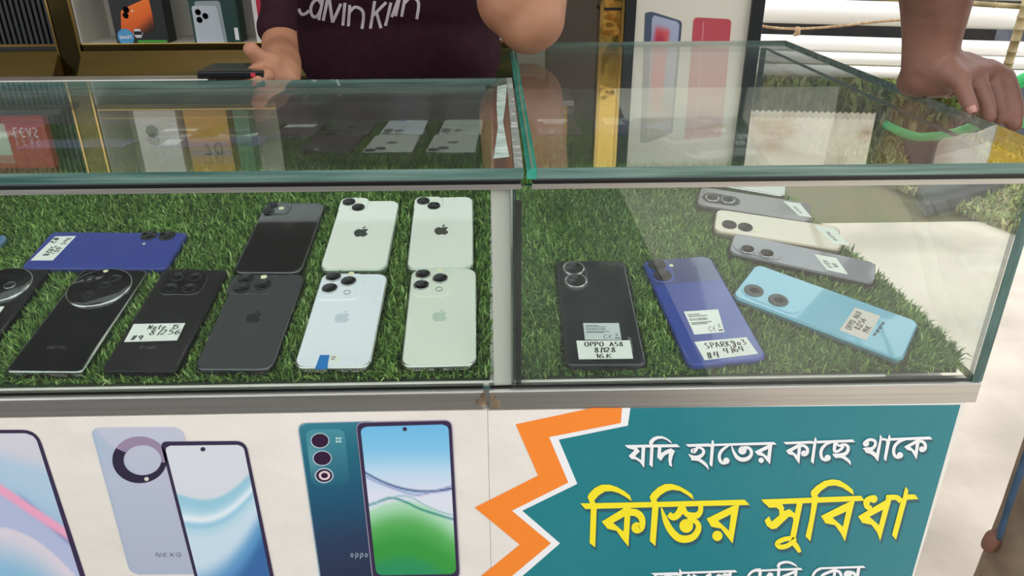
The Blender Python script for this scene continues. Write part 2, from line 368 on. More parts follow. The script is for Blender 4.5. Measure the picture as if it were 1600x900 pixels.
MB().box((-1.1, YF-.0005, ZTB-.009), (XS-.008, YF+.005, ZTB-.0045)).build('top_channel', M['alu'], CL)
MB().box((-1.1, YF+.0005, ZTB-.0005), (XS-.01, YF+.011, ZTB+.0006)).build('glue_bead', M['silicone'], CL)
def rear_pane(x0, x1, m, parent):      # leans a little towards the front, as its mirror image of the phones shows
    yy = lambda z: .990-.0699*(z-.12); z0, z1 = bedp(0, .97)[2]-.028, ZTB-.002
    MB().prism([(x0, yy(z0), z0), (x0, yy(z1), z1), (x0, yy(z1)+.004, z1), (x0, yy(z0)+.004, z0)], (x1-x0, 0, 0)).build('rear_sliding_glass', m, parent)
rear_pane(-1.1, -.003, M['glass_back'], CL)
MB().box((-1.1, YB-.0015, ZTB-.012), (-.012, YB+.003, ZTB-.001)).build('rear_glass_track', M['alu'], CL)
MB().box((-1.1, YB+.004, ZT-.03), (at(322, 120, YB)[0], YB+.034, ZT+.001)).build('rear_rail', M['alu'], CL, bevel=.001)
MB().prism([bedp(-1.1, YF+.008, -.0175), bedp(-1.1, YB-.006, -.0175), (-1.1, YB-.006, ZTR0+.001), (-1.1, YF+.008, ZTR0+.001)], (1.1-.001, 0, 0)).build('sloped_display_bed', M['white_paint'], CL)
px0, px1 = at(767.5, 450, YF)[0], at(801, 450, YF)[0]
MB().box((px0+.001, YF+.0065, ZTR1), (px1-.001, YF+.012, ZTB-.01)).build('corner_strip', mat('matt_aluminium_strip', (206, 202, 192), .45, .1), CL, bevel=.0008)
MB().box((XS-.0135, YF, ZT-.0005), (XS-.0065, YB-.002, ZT+.0006)).build('glue_seam', M['glue'], CL)
sb = MB()
for (x0, x1, y) in ((-.004, .006, .64), (-.003, .004, .72), (-.004, .005, .85)):
    pass
sb.poly([atz(x, y, ZT+.0004) for x, y in ((777, 135), (792, 132), (790, 160), (786, 190), (792, 225), (796, 245), (771, 248), (778, 200), (776, 165))]).build('tape_strip', M['silicone'], CL)

# banner of the left counter
BL = MB().box((-1.1, YF-.0045, -.55), (at(763, 700, YF)[0], YF+.003, ZTR0-.0002)).build('vinyl_banner', M['vinyl'], CL)
BL['label'] = 'white vinyl banner printed with pale blue and teal phones'
y1, y2, y3, y4 = YF-.0049, YF-.0052, YF-.0055, YF-.0058
def ell(cx, cy, rx, ry, n=28, a0=0, a1=360): return [(cx+rx*math.cos(math.radians(a0+(a1-a0)*i/n)), cy+ry*math.sin(math.radians(a0+(a1-a0)*i/n))) for i in range(n+(0 if a1-a0 == 360 else 1))]
# far-left printed phone
flat('printed_phone_frame', [rpoly([(-190, 672), (58, 671.5), (143, 930), (152, 960), (-90, 960)], [20, 24, 0, 0, 0])], M['purple_black'], BL, y1)
q1 = [(-183, 677.5), (54, 677), (139, 945), (-100, 945)]
def c1(u, v):
    p = bil(q1, u, v); x, y = p
    c = mix((206, 202, 210), (172, 196, 214), sst(692, 730, y-x*.28))
    d = y-(757+.9*(x)*.75)                       # pink sweep
    if y > 730: c = mix(c, (150, 176, 206), sst(735, 790, y-.5*x)*.8)
    c = mix(c, (64, 88, 150), math.exp(-((y-(745+.95*x))/5.)**2)*sst(20, 70, x)*.9)
    c = mix(c, (232, 160, 186), sst(-4, 2, d)*(1-sst(10, 22, d)))
    c = mix(c, (176, 182, 210), sst(12, 26, d))
    e = y-(822+.0045*max(x, 0)**2+.12*x); c = mix(c, mix((214, 204, 212), (138, 182, 208), sst(5, 75, e)), sst(0, 3, e))
    return c
art_grid('printed_phone_screen', q1, 46, 70, c1, P3(y2), M['art'], BL, .06, 1.1)
# middle printed phones
q2 = [(141, 668), (284, 667), (345, 897), (204, 898)]
def c2(u, v):
    c = mix((190, 192, 206), (172, 172, 190), v); x, y = bil(q2, u, v)
    c = mix(c, (172, 184, 202), (1-sst(-4, 4, x-(150+(y-672)*.95)))*(1-sst(0, 60, y-700)*.6)); return mix(c, (150, 172, 190), math.exp(-(u/.02)**2)*.6)
art_grid('printed_phone_back', q2, 40, 60, c2, P3(y1), M['art'], BL, .09, 1.6)
rg = MB(); a = ell(218, 718.5, 42.5, 36.5, 48); b_ = ell(222.5, 719, 29.5, 23.5, 48)
for i in range(48):
    j = (i+1) % 48; ang = i/48*360; dark = 5 < ang < 205
    rg.add([at(*p, y2) for p in (a[i], a[j], b_[j], b_[i])], [(0, 1, 2, 3)], 1 if dark else 0)
rg.build('printed_camera_ring', [mat('printed_ring_mauve', (150, 132, 158), .4), mat('printed_ring_plum', (48, 40, 62), .4)], BL)
flat('printed_camera_dot', [ell(229, 748.5, 3.6, 3.2, 14)], mat('printed_dot_cream', (216, 206, 190), .4), BL, y3)
tx = MB(); write(tx, 'NEXG', P3(y2), 243, 870, 6, 10.5, 1.5); tx.build('printed_wordmark', mat('printed_grey_word', (140, 140, 158), .4), BL)
flat('printed_phone_frame', [rpoly([(250, 690), (384, 689), (436, 940), (314, 940)], [11, 16, 0, 0])], M['purple_black'], BL, y2)
q3 = [(257, 696.5), (380, 695), (430, 940), (319, 940)]
def c3(u, v):
    x, y = bil(q3, u, v); c = np.array((211, 212, 217.))
    w1 = 772+12*math.sin((x-285)/42.)-.0052*max(x-300, 0)**2; d = y-w1
    c = mix(c, (150, 196, 212), sst(0, 4, d)); c = mix(c, (176, 208, 220), sst(10, 30, d))
    w2 = 812+5*math.sin((x-300)/34.)-.0056*max(x-300, 0)**2; d2 = y-w2
    c = mix(c, (226, 232, 236), math.exp(-(d2/7.)**2)); c = mix(c, (140, 190, 212), math.exp(-((d2-9)/5.)**2)*.8)
    c = mix(c, (196, 214, 226), sst(14, 34, d2)); w3 = 912-.0085*max(x-300, 0)**2; d3 = y-w3
    c = mix(c, (94, 148, 192), sst(-30, 14, d3)); c = mix(c, (60, 104, 156), sst(10, 46, d3)); return c
art_grid('printed_phone_screen', q3, 46, 84, c3, P3(y3), M['art'], BL, .07, 1.9)
flat('printed_camera_dot', [ell(317, 702, 3.8, 3.4, 14)], M['purple_black'], BL, y4)
# teal printed pair
flat('printed_phone_frame', [rpoly([(464.5, 661), (580, 658), (600, 940), (505, 940)], [14, 0, 0, 0])], mat('printed_silver_edge', (120, 150, 166), .4), BL, y1-.0001)
q4 = [(466.5, 662.5), (582, 659.5), (602, 940), (507, 940)]
def c4(u, v):
    x, y = bil(q4, u, v); c = ramp([(655, (58, 124, 138)), (720, (38, 100, 120)), (790, (36, 82, 108)), (850, (46, 62, 88)), (940, (44, 46, 70))], y+.15*(x-500)); return c
art_grid('printed_phone_back', q4, 24, 60, c4, P3(y1-.0002), M['art'], BL, .1, 2.4)
q5 = [(477, 671.5), (538, 670), (547, 757), (487, 760)]
art_grid('printed_camera_island', q5, 16, 24, lambda u, v: mix(mix((74, 140, 152), (40, 96, 116), v), (110, 166, 176), math.exp(-((u-.15)/.25)**2-((v-.5)/.3)**2)*.6), P3(y2), M['art'], BL, .16, 1.2)
flat('printed_lens_ring', [ell(500, 688.5, 15, 12.2), ell(503.5, 716, 15.2, 12.2), ell(506.5, 743, 14.8, 12)], mat('printed_ring_silver', (176, 196, 204), .4), BL, y3)
flat('printed_lens', [ell(500, 688.5, 13.2, 10.6), ell(503.5, 716, 13.4, 10.6), ell(506.5, 743, 12.6, 10)], mat('printed_lens_plum', (52, 28, 54), .4), BL, y4)
rg = MB()
a, b_ = ell(507, 743, 9, 7.2, 24), ell(507, 743, 5.4, 4.2, 24)
for i in range(24): rg.add([at(*p, y4-.0002) for p in (a[i], a[(i+1) % 24], b_[(i+1) % 24], b_[i])], [(0, 1, 2, 3)])
rg.build('printed_lens_halo', mat('printed_halo_pink', (222, 196, 200), .4), BL)
flat('printed_flash', [ell(526.5, 685, 2.2, 2), ell(531.5, 685, 2.2, 2), ell(526.5, 690, 2.2, 2), ell(531.5, 690, 2.2, 2)], mat('printed_flash_pale', (170, 206, 206), .4), BL, y3)
tx = MB(); write(tx, 'oppo', P3(y2), 547, 870, 9, 7.5, 1.3); tx.build('printed_wordmark', mat('printed_word_pale', (150, 164, 176), .4), BL)
flat('printed_phone_frame', [rpoly([(555.5, 659.5), (706, 656), (719.5, 905), (582, 910)], [13, 12, 14, 14])], mat('printed_silver_edge2', (150, 140, 160), .4), BL, y2-.0002)
flat('printed_phone_frame', [rpoly([(557, 661), (705, 657.5), (718, 904), (583.5, 908)], [12, 11, 12, 12])], M['purple_black'], BL, y3-.0001)
q6 = [(563, 667), (700.5, 663), (713, 897), (588, 899)]
def c6(u, v):
    x, y = bil(q6, u, v); xx = (x-640)/70.
    c = ramp([(660, (108, 180, 220)), (705, (132, 192, 224)), (740, (190, 212, 230)), (775, (217, 218, 230)), (800, (216, 220, 226))], y-8*xx*0)
    g = 806-24*(1-xx*xx)+6*xx+max(xx, 0)*6; gd = y-g
    c = mix(c, (170, 212, 178), sst(-3, 6, gd)); c = mix(c, (92, 170, 92), sst(4, 40, gd)); c = mix(c, (60, 150, 64), sst(30, 70, gd)); c = mix(c, (48, 142, 92), sst(76, 104, gd))
    l1 = 738+(x-570)*.62-.0032*max(x-570, 0)**2; c = mix(c, (48, 66, 118), math.exp(-((y-l1)/1.7)**2))
    l2 = 744+(x-570)*.56-.0033*max(x-570, 0)**2+6*math.exp(-((x-650)/26.)**2); c = mix(c, (138, 132, 180), math.exp(-((y-l2)/1.3)**2)*.8)
    c = mix(c, (158, 186, 214), sst(0, 2, y-l1)*(1-sst(-2, 0, y-l2))*.7)
    l3 = 791-13*math.exp(-((x-612)/26.)**2)+max(x-640, 0)*.30; c = mix(c, (30, 120, 112), math.exp(-((y-l3)/1.7)**2)*.9)
    l4 = 789-14*math.exp(-((x-628)/34.)**2)+max(x-645, 0)*.26; c = mix(c, (120, 170, 170), math.exp(-((y-l4)/1.2)**2)*.8)
    return c
art_grid('printed_phone_screen', q6, 56, 100, c6, P3(y4), M['art'], BL, .07, 1.75)
flat('printed_camera_dot', [ell(632.5, 670.5, 3.4, 3.2, 14)], M['purple_black'], BL, y4-.0003)

# ---- right counter
CR = thing('display_counter', 'right glass display counter with teal and orange banner on its front', 'counter', (.25, .9, ZG))
MB().box((XS-.040, YF+.004, ZG), (.4465, YBR, ZTR0)).build('base_cabinet', M['white_paint'], CR)
o = MB().box((ba[1], YF-.004, ZTR0-.0008), (.4535, YF+.012, ZTR1)).build('aluminium_rail', M['alu'], CR, bevel=.0012)
wr = MB(); wr.poly([at(x, y, YF-.0045) for x, y in ((767, 638), (781, 638), (783, 625), (774, 622), (773, 614), (768, 615))]); wr.build('torn_patch', M['alu_worn'], o)
MB().box((.0134, YF, ZTR1), (XR-.010, YF+.006, ZTB-.006), 0, [1, 1, 0, 1, 0, 1]).build('front_glass', [M['glass_front_hazy'], M['glass_edge_dark']], CR)
MB().box((XR-.010, YF-.001, ZTR1), (XR, YBR-.01, ZTB-.0005), 0, [1, 1, 1, 0, 1, 0]).build('side_glass', [M['glass_front'], M['glass_edge_dark']], CR)
MB().box((XS, YF-.001, ZTB), (XO, YBR, ZT), 0, [0, 0, 1, 1, 1, 1]).build('top_glass', [M['glass_top'], M['glass_edge']], CR)
MB().prism([(XS-.0035, YF-.0018, ZT-.003), (XS+.0045, YF-.0018, ZT+.0012), (XS+.0045, YF-.0018, ZTB), (XS-.0035, YF-.0018, ZTB)], (0, 1.24-YF, 0)).build('edge_bevel', M['bevel'], CR)
MB().box((XS+.001, YF-.0015, ZTB-.0045), (XO-.002, YF+.004, ZTB)).build('rubber_gasket', M['rubber'], CR, bevel=.001)
MB().box((XS+.001, YF-.0005, ZTB-.009), (XR, YF+.005, ZTB-.0045)).build('top_channel', M['alu'], CR)
MB().box((XS+.001, YF+.0005, ZTB-.0005), (XR, YF+.011, ZTB+.0006)).build('glue_bead', M['silicone'], CR)
rear_pane(.0145, .128, M['glass_back'], CR)
rear_pane(.1285, XR-.012, glass('rear_half_mirror_glass', (.88, .93, .9), 1.5, 1.0, 0, .2), CR)
MB().box((.0136, YF+.012, ZTR1), (.0166, YB-.03, ZTB-.006), 0, [1, 1, 1, 0, 1, 0]).build('partition_glass', [M['glass_front'], M['glass_edge_dark']], CR)
MB().box((at(806, 450, YF)[0], YF+.0065, ZTR1), (at(815, 450, YF)[0], YF+.011, ZTB-.022)).build('black_seal_strip', M['rubber'], CR)
MB().prism([bedp(.0145, YF+.008, -.0175), bedp(.0145, YB-.006, -.0175), (.0145, YB-.006, ZTR0+.001), (.0145, YF+.008, ZTR0+.001)], (.355, 0, 0)).build('sloped_display_bed', M['white_paint'], CR)

BR = MB().box((at(763.5, 700, YF)[0], YF-.0048, -.55), (.4432, YF+.003, ZTR0-.001)).build('vinyl_banner', M['vinyl'], CR)
BR['label'] = 'teal banner with orange zigzag and Bengali lettering'
ext = lambda x, y: (x, y)
ora = [(925, 637.5), (972, 637.5), (970, 661), (858, 683), (888, 754), (800, 798), (861, 849), (750, 942), (700, 942), (812, 851), (741.7, 793), (840.7, 743), (805.7, 663)]
whi = [(972, 637.5), (985, 637.5), (981, 665), (873, 687), (902, 756), (816, 798), (875, 849), (768, 942), (748, 942), (861, 849), (800, 798), (888, 754), (858, 683), (970, 661)]
tea = [(985, 637.5), (1501, 632.4), (1413, 942), (768, 942), (875, 849), (816, 798), (902, 756), (873, 687), (981, 665)]
flat('teal_field', [tea], M['teal'], BR, YF-.0050); flat('white_zigzag_edge', [whi], M['print_white'], BR, YF-.0050); flat('orange_zigzag', [ora], M['orange'], BR, YF-.0051)

class Letters:
    def __init__(s): s.polys = []; s.rib = []
    def frame(s, ox, oy, k): s.o = (ox, oy, k); return s
    def t(s, p): return (s.o[0]+p[0]/s.o[2], s.o[1]+p[1]/s.o[2])
    def p(s, *pts, sm=False):
        s.polys.append([s.t(q) for q in pts]); return s
    def arc(s, *pts): return s.p(*pts)
    def st(s, pts, wd, curve=True):
        L, R = ribbon2d(pts, wd, curve); s.rib.append(([s.t(q) for q in L], [s.t(q) for q in R])); return s
    def ball(s, x, y, r): s.polys.append([s.t(q) for q in ell(x, y, r, r, 22)]); return s
    def ka(s, a, b, c, hook=None): pass
    def build(s, name, m, Y, dx=0, dy=0):
        mb = MB()
        for pl in s.polys: mb.poly([at(x+dx, y+dy, Y) for x, y in pl]); Y -= .000012
        for L, R in s.rib:
            Y -= .000012; n = len(L); mb.add([at(x+dx, y+dy, Y) for x, y in L]+[at(x+dx, y+dy, Y) for x, y in R], [(i, i+1, n+i+1, n+i) for i in range(n-1)])
        return mb.build(name, m, BR)
A = Letters()
A.frame(970, 670, 12.31)
A.p((75, 312), (1080, 295), (1140, 352), (300, 362), (130, 365))
A.p((75, 312), (300, 350), (365, 435), (275, 525), (390, 600), (402, 350), (470, 350), (450, 752), (365, 640), (290, 590), (205, 580), (150, 520), (265, 410), (130, 368))
A.p((570, 300), (632, 300), (612, 742), (550, 690))
A.p((540, 270), (560, 220), (620, 165), (700, 138), (790, 140), (870, 170), (950, 225), (990, 285), (960, 270), (880, 215), (800, 188), (720, 195), (650, 230), (612, 285), (615, 305), (560, 305))
A.p((715, 345), (780, 345), (775, 470), (860, 415), (960, 375), (1040, 425), (995, 540), (975, 640), (988, 735), (930, 700), (915, 600), (925, 470), (850, 510), (800, 570), (775, 620), (700, 550))
A.frame(1080, 670, 12.31)
A.p((-110, 297), (345, 280), (390, 305), (390, 350), (350, 342), (-55, 347)); A.p((430, 288), (1590, 252), (1645, 305), (430, 332))
A.st([(120, 335), (105, 385), (55, 425), (40, 430)], [50, 60, 95, 90]); A.ball(40, 422, 50)
A.st([(-52, 485), (30, 545), (130, 548), (212, 500), (240, 440), (215, 388), (150, 358), (110, 352)], [10, 70, 75, 62, 58, 50, 35, 30])
A.st([(0, 575), (140, 592), (240, 655), (300, 715), (335, 790)], [60, 62, 60, 45, 4])
A.p((400, 210), (435, 240), (442, 330), (405, 735), (350, 685), (375, 350), (388, 260))
A.st([(740, 322), (650, 365), (570, 440), (540, 530), (560, 620), (620, 662), (680, 640)], [12, 50, 62, 62, 60, 55, 60]); A.ball(675, 615, 62)
A.st([(775, 325), (815, 440), (885, 550), (980, 592), (1080, 572), (1148, 510), (1155, 430), (1110, 372), (1030, 362), (985, 400)], [20, 48, 72, 80, 78, 65, 60, 58, 60, 80]); A.ball(985, 415, 80)
def ba_(L, tip, top, stem_top, hin, hout, hbot, foot, lip):
    """triangular body of ka / ba / ra letters"""
    L.p(tip, top, stem_top, hout, hin, lip); L.p(tip, hin, hbot, foot, (hbot[0]-22, hbot[1]+(foot[1]-hbot[1])*.45), ((lip[0]+hbot[0])/2+10, lip[1]+22), lip)
    L.p(top, stem_top, foot, hbot, hout)
ba_(A, (1222, 435), (1490, 305), (1562, 296), (1350, 445), (1482, 385), (1462, 530), (1515, 682), (1280, 505)); A.ball(1345, 605, 52)
A.frame(1220, 665, 12.31)
A.p((50, 315), (600, 292), (640, 320), (640, 352), (590, 345), (95, 362)); A.p((690, 292), (1380, 265), (1430, 317), (690, 342))
ba_(A, (98, 480), (340, 350), (398, 345), (215, 490), (325, 432), (312, 568), (355, 738), (150, 550))
A.st([(385, 385), (450, 390), (505, 440), (512, 510), (480, 555), (440, 545)], [50, 55, 60, 60, 60, 80]); A.ball(445, 535, 58)
A.p((660, 218), (690, 265), (680, 370), (630, 740), (575, 685), (625, 350), (645, 260))
A.st([(1000, 325), (880, 355), (800, 430), (770, 520), (790, 620), (850, 662), (910, 640)], [15, 48, 62, 62, 60, 55, 60]); A.ball(900, 620, 60)
A.st([(1045, 325), (1035, 400), (1028, 480)], 65); A.st([(1010, 480), (1080, 498), (1160, 450), (1205, 395)], 55); A.st([(1060, 330), (1120, 385), (1200, 378)], 45)
A.st([(1150, 372), (1240, 368), (1292, 410), (1288, 480), (1240, 540), (1130, 572), (1050, 572), (1000, 542)], [45, 55, 60, 65, 70, 75, 70, 20])
A.st([(1040, 600), (1170, 592), (1270, 650), (1320, 702), (1345, 762)], [50, 62, 60, 45, 5])
A.frame(1340, 665, 12.31)
A.ball(160, 345, 60); A.st([(150, 330), (210, 277), (290, 275), (340, 310), (335, 380), (280, 440), (180, 452), (105, 437)], [80, 60, 55, 55, 60, 65, 70, 20])
A.p((105, 435), (265, 462), (358, 530), (420, 270), (430, 170), (470, 215), (462, 290), (395, 690), (370, 665), (320, 600), (250, 545), (160, 520))
A.st([(450, 265), (530, 265), (580, 305)], 45); A.p((605, 165), (632, 215), (622, 320), (548, 690), (500, 635), (550, 330), (585, 230)); A.p((622, 240), (1390, 208), (1440, 265), (622, 290))
A.st([(960, 262), (820, 300), (730, 370), (692, 470), (710, 570), (770, 612), (830, 590)], [20, 52, 62, 62, 60, 55, 60]); A.ball(815, 570, 60)
ba_(A, (892, 405), (1145, 265), (1202, 260), (1010, 405), (1120, 350), (1102, 487), (1135, 652), (950, 465))
A.st([(1180, 305), (1240, 305), (1293, 350), (1303, 430), (1270, 472), (1230, 465)], [50, 55, 60, 60, 60, 80]); A.ball(1240, 455, 57)
A.build('letter_shadow', M['letter_shadow'], YF-.00515, 2.2, 4.2); A.build('white_lettering', M['print_white'], YF-.0056)

Y_ = Letters(); Y_.frame(900, 745, 7.5)
Y_.p((50, 312), (900, 295), (1975, 268), (2035, 330), (1000, 355), (110, 378))
Y_.p((175, 310), (245, 310), (225, 830), (160, 775))
Y_.p((135, 235), (155, 195), (220, 130), (300, 92), (390, 92), (480, 120), (570, 170), (632, 220), (654, 287), (580, 235), (500, 190), (420, 168), (340, 172), (270, 215), (215, 275), (232, 322), (165, 312))
ba_(Y_, (302, 525), (570, 362), (642, 355), (435, 540), (568, 465), (558, 642), (615, 820), (370, 610))
Y_.st([(620, 415), (700, 422), (762, 470), (780, 550), (750, 612), (700, 608)], [80, 85, 80, 68, 80, 100]); Y_.ball(715, 598, 66)
Y_.p((895, 330), (970, 330), (930, 815), (865, 750))
Y_.p((862, 235), (890, 190), (960, 125), (1040, 85), (1120, 82), (1210, 110), (1300, 160), (1360, 205), (1380, 270), (1300, 210), (1220, 165), (1130, 152), (1060, 170), (990, 215), (945, 265), (955, 312), (885, 300))
Y_.frame(1020, 745, 7.5)
Y_.st([(100, 362), (145, 500), (205, 620), (295, 712), (390, 730), (480, 698), (532, 620), (530, 555), (480, 510), (420, 510)], [15, 62, 78, 86, 86, 80, 70, 62, 55, 60]); Y_.ball(392, 575, 81)
Y_.st([(185, 435), (240, 472), (300, 435), (345, 345)], [60, 80, 82, 85]); Y_.st([(345, 345), (385, 425), (450, 455), (520, 450), (558, 400), (560, 330)], [70, 62, 75, 75, 62, 55]); Y_.st([(480, 455), (430, 530)], 90)
ba_(Y_, (630, 490), (940, 340), (1012, 328), (765, 515), (915, 440), (892, 632), (935, 782), (685, 585)); Y_.ball(757, 692, 60)
Y_.frame(1180, 745, 7.2)
Y_.p((68, 255), (1190, 213), (1232, 270), (300, 308), (110, 308))
Y_.p((68, 255), (300, 300), (325, 345), (325, 385), (385, 362), (445, 410), (468, 300), (535, 292), (450, 720), (388, 690), (430, 490), (420, 455), (380, 448), (240, 580), (185, 590), (130, 550), (105, 490), (155, 442), (185, 505), (272, 430), (268, 370), (235, 345), (155, 347))
Y_.st([(440, 690), (330, 702), (250, 745), (275, 788), (350, 780), (420, 735), (445, 690)], 54); Y_.st([(410, 715), (470, 790), (503, 850)], [62, 56, 36])
Y_.p((645, 230), (712, 230), (620, 725), (565, 670), (610, 480))
Y_.p((625, 200), (630, 160), (690, 100), (780, 45), (870, 28), (950, 40), (1040, 95), (1097, 145), (1110, 207), (1050, 165), (980, 120), (900, 97), (820, 105), (750, 150), (700, 205), (712, 240), (640, 235))
ba_(Y_, (740, 440), (1050, 285), (1120, 268), (870, 460), (1025, 390), (985, 560), (1010, 727), (790, 522))
Y_.frame(1290, 745, 7.5)
Y_.st([(580, 250), (520, 258), (480, 295), (492, 352), (540, 368)], [70, 70, 75, 65, 50]); Y_.ball(562, 260, 46)
ba_(Y_, (380, 462), (700, 275), (772, 262), (515, 468), (672, 385), (625, 565), (640, 752), (430, 540)); Y_.p((710, 215), (770, 213), (772, 280), (700, 290))
Y_.st([(715, 243), (830, 243), (885, 290)], 62); Y_.p((935, 115), (968, 155), (965, 210), (945, 300), (825, 740), (778, 680), (870, 330), (905, 240)); Y_.p((955, 205), (1045, 205), (1090, 262), (945, 270))
Y_.build('letter_shadow', M['letter_shadow'], YF-.0052, 2.5, 5.2); Y_.build('yellow_lettering', M['yellow'], YF-.0056)

T3 = Letters(); T3.frame(1010, 860, 8.89)
T3.p((60, 315), (430, 302), (465, 330), (465, 350), (110, 345)); T3.p((460, 250), (495, 300), (470, 640), (430, 600), (455, 300)); T3.p((488, 298), (1235, 272), (1262, 305), (488, 328))
T3.st([(120, 335), (170, 480), (270, 560), (370, 480), (340, 370), (250, 370)], 42); T3.ball(260, 400, 48)
T3.st([(600, 335), (560, 400), (640, 440), (700, 380), (640, 345)], 40); T3.st([(560, 470), (660, 500), (740, 600)], 42)
T3.st([(900, 330), (830, 370), (800, 460), (840, 560)], 42); T3.st([(1000, 560), (940, 460), (1000, 350), (1060, 380), (1080, 340), (1150, 350)], 45); T3.st([(1165, 295), (1140, 620)], 45, False)
T3.st([(1590, 265), (1510, 275), (1440, 320), (1400, 400), (1420, 520)], 36)
T3.frame(1180, 860, 8.89)
T3.p((-20, 270), (630, 240), (662, 272), (-20, 298)); T3.st([(68, 290), (62, 460)], 46, False); T3.st([(80, 470), (150, 380), (210, 345)], 46); T3.st([(225, 320), (235, 480), (220, 600)], 46); T3.ball(205, 345, 40)
T3.st([(320, 235), (335, 190), (400, 165), (470, 165), (540, 195), (590, 232)], [45, 42, 36, 34, 28, 6]); T3.st([(330, 240), (305, 600)], 44, False)
T3.st([(570, 290), (380, 370), (370, 420), (520, 520)], 40); T3.st([(568, 275), (530, 620)], 44, False)
T3.st([(910, 250), (840, 290), (795, 370), (800, 480)], 36); T3.p((895, 235), (1500, 212), (1537, 243), (895, 264))
T3.st([(1110, 270), (940, 340), (950, 390), (1070, 480)], 40); T3.st([(1110, 255), (1070, 560)], 40, False); T3.st([(1110, 280), (1170, 300), (1195, 370), (1150, 420)], 40)
T3.ball(1285, 335, 56); T3.st([(1300, 300), (1370, 320), (1410, 380)], 46); T3.st([(1440, 230), (1385, 600)], 44, False)
T3.build('letter_shadow', M['letter_shadow'], YF-.0052, 1.8, 3.6); T3.build('white_lettering', M['print_white'], YF-.0056)

# ================================================================== PHONES
def smartphone(label, corners, back, frame, r=.011, th=.0079, off=0.0, group='smartphones laid out on the turf'):
    q = [bed(x, y, off) for x, y in corners]; c = sum(q)/4
    up = (q[0]+q[1]-q[2]-q[3])/2; L = np.linalg.norm(up); up /= L
    W = (np.linalg.norm(q[1]-q[0])+np.linalg.norm(q[2]-q[3]))/2; rt = np.cross(up, NB)
    root = bpy.data.objects.new('smartphone', None); COL.objects.link(root); root.empty_display_size = .03
    mm = Matrix([[rt[i], up[i], NB[i]] for i in range(3)]).to_4x4(); mm.translation = Vector(c - NB*th)   # base of the phone
    root.matrix_world = mm; tag(root, label, 'phone', group); inv = np.array([rt, up, NB])
    loc = lambda px, py: (inv @ (bed(px, py, off)-c))[:2]
    hw, hh = W/2, L/2
    def ring(ins, z): return [(x, y, z) for x, y in rrect(hw-ins, hh-ins, r-ins*.6, 7)]
    lv = [ring(.0022, 0), ring(.0006, .0009), ring(0, .0022), ring(0, th-.0020), ring(.0005, th-.0008), ring(.0016, th-.0002)]
    n = len(lv[0]); mb = MB(); mb.add([p for l in lv for p in l], [(i*n+j, i*n+(j+1) % n, (i+1)*n+(j+1) % n, (i+1)*n+j) for i in range(len(lv)-1) for j in range(n)], 0, True)
    mb.add(lv[0], [tuple(range(n))[::-1]]); mb.add(lv[-1], [tuple(range(n))]); mb.build('frame', frame, root, True)
    # side buttons, charging port and speaker holes
    b = MB(); b.box((hw-.0004, L*.14, th*.35), (hw+.0004, L*.2, th*.68)); b.box((hw-.0004, L*.23, th*.35), (hw+.0004, L*.30, th*.68)); b.build('side_button', frame, root, True)
    b = MB(); b.box((-.0042, -hh-.00015, th*.36), (.0042, -hh+.0006, th*.64))
    for k in range(5): x = .011+k*.0026; b.box((x, -hh-.00015, th*.42), (x+.0013, -hh+.0006, th*.58)); b.box((-x-.0013, -hh-.00015, th*.42), (-x, -hh+.0006, th*.58))
    b.build('charging_port', M['rubber'], root, True)
    mb = MB(); t0 = ring(.0016, th-.0002); t1 = ring(.0022, th+.00005)
    mb.add(t0+t1, [(j, (j+1) % n, n+(j+1) % n, n+j) for j in range(n)], 0, True); mb.add(t1, [tuple(range(n))]); bp = mb.build('back_panel', back, root, True)
    return dict(o=root, loc=loc, th=th, W=W, L=L, hw=hw, hh=hh, back=bp)
def plate(P, cx, cy, hw, hh, r, h, m, name='camera_module', ins=.0008):
    z = P['th']; mb = MB(); a = [(cx+x, cy+y, z-.0002) for x, y in rrect(hw, hh, r)]; b = [(cx+x, cy+y, z+h*.6) for x, y in rrect(hw, hh, r)]; c = [(cx+x, cy+y, z+h) for x, y in rrect(hw-ins, hh-ins, max(r-ins, .0005))]
    n = len(a); mb.add(a+b+c, [(k*n+j, k*n+(j+1) % n, (k+1)*n+(j+1) % n, (k+1)*n+j) for k in (0, 1) for j in range(n)], 0, True); mb.add(c, [tuple(range(n))])
    return mb.build(name, m, P['o'], True)
def lens(P, parent, cx, cy, r, h, ring=None, z0=0, core=.42, rim=.14):
    z = P['th']+z0; mb = MB(); n = 28; prof = [(r, -.0002, 0), (r, h*.8, 0), (r*.96, h, 0), (r*(1-rim), h, 0), (r*(1-rim)*.985, h-.0003, 1), (r*core, h-.0004, 1), (r*core*.97, h-.0007, 2), (0.0001, h-.0007, 2)]
    rr = [[(cx+a*math.cos(t), cy+a*math.sin(t), z+b) for t in np.arange(n)*2*math.pi/n] for a, b, _ in prof]
    for k in range(len(prof)-1):
        mb.add(rr[k]+rr[k+1], [(j, (j+1) % n, n+(j+1) % n, n+j) for j in range(n)], prof[k+1][2], True)
    return mb.build('lens', [ring or M['steel'], M['lens'], M['lens_inner']], parent, True)
def disc(P, parent, cx, cy, r, h, m, name, z0=0):
    mb = MB(); n = 20; z = P['th']+z0; a = [(cx+r*math.cos(t), cy+r*math.sin(t)) for t in np.arange(n)*2*math.pi/n]
    mb.prism([(x, y, z-.0001) for x, y in a], (0, 0, h)); return mb.build(name, m, parent, True)
APPLE = [(0, .30), (.12, .36), (.28, .36), (.40, .27), (.32, .17), (.29, .05), (.33, -.08), (.43, -.16), (.36, -.34), (.24, -.48), (.13, -.48), (.02, -.43), (-.10, -.48), (-.22, -.48), (-.36, -.32), (-.44, -.08), (-.43, .12), (-.34, .28), (-.22, .36), (-.10, .34)]
LEAF = [(0, .40), (.02, .52), (.16, .66), (.18, .53), (.10, .43)]
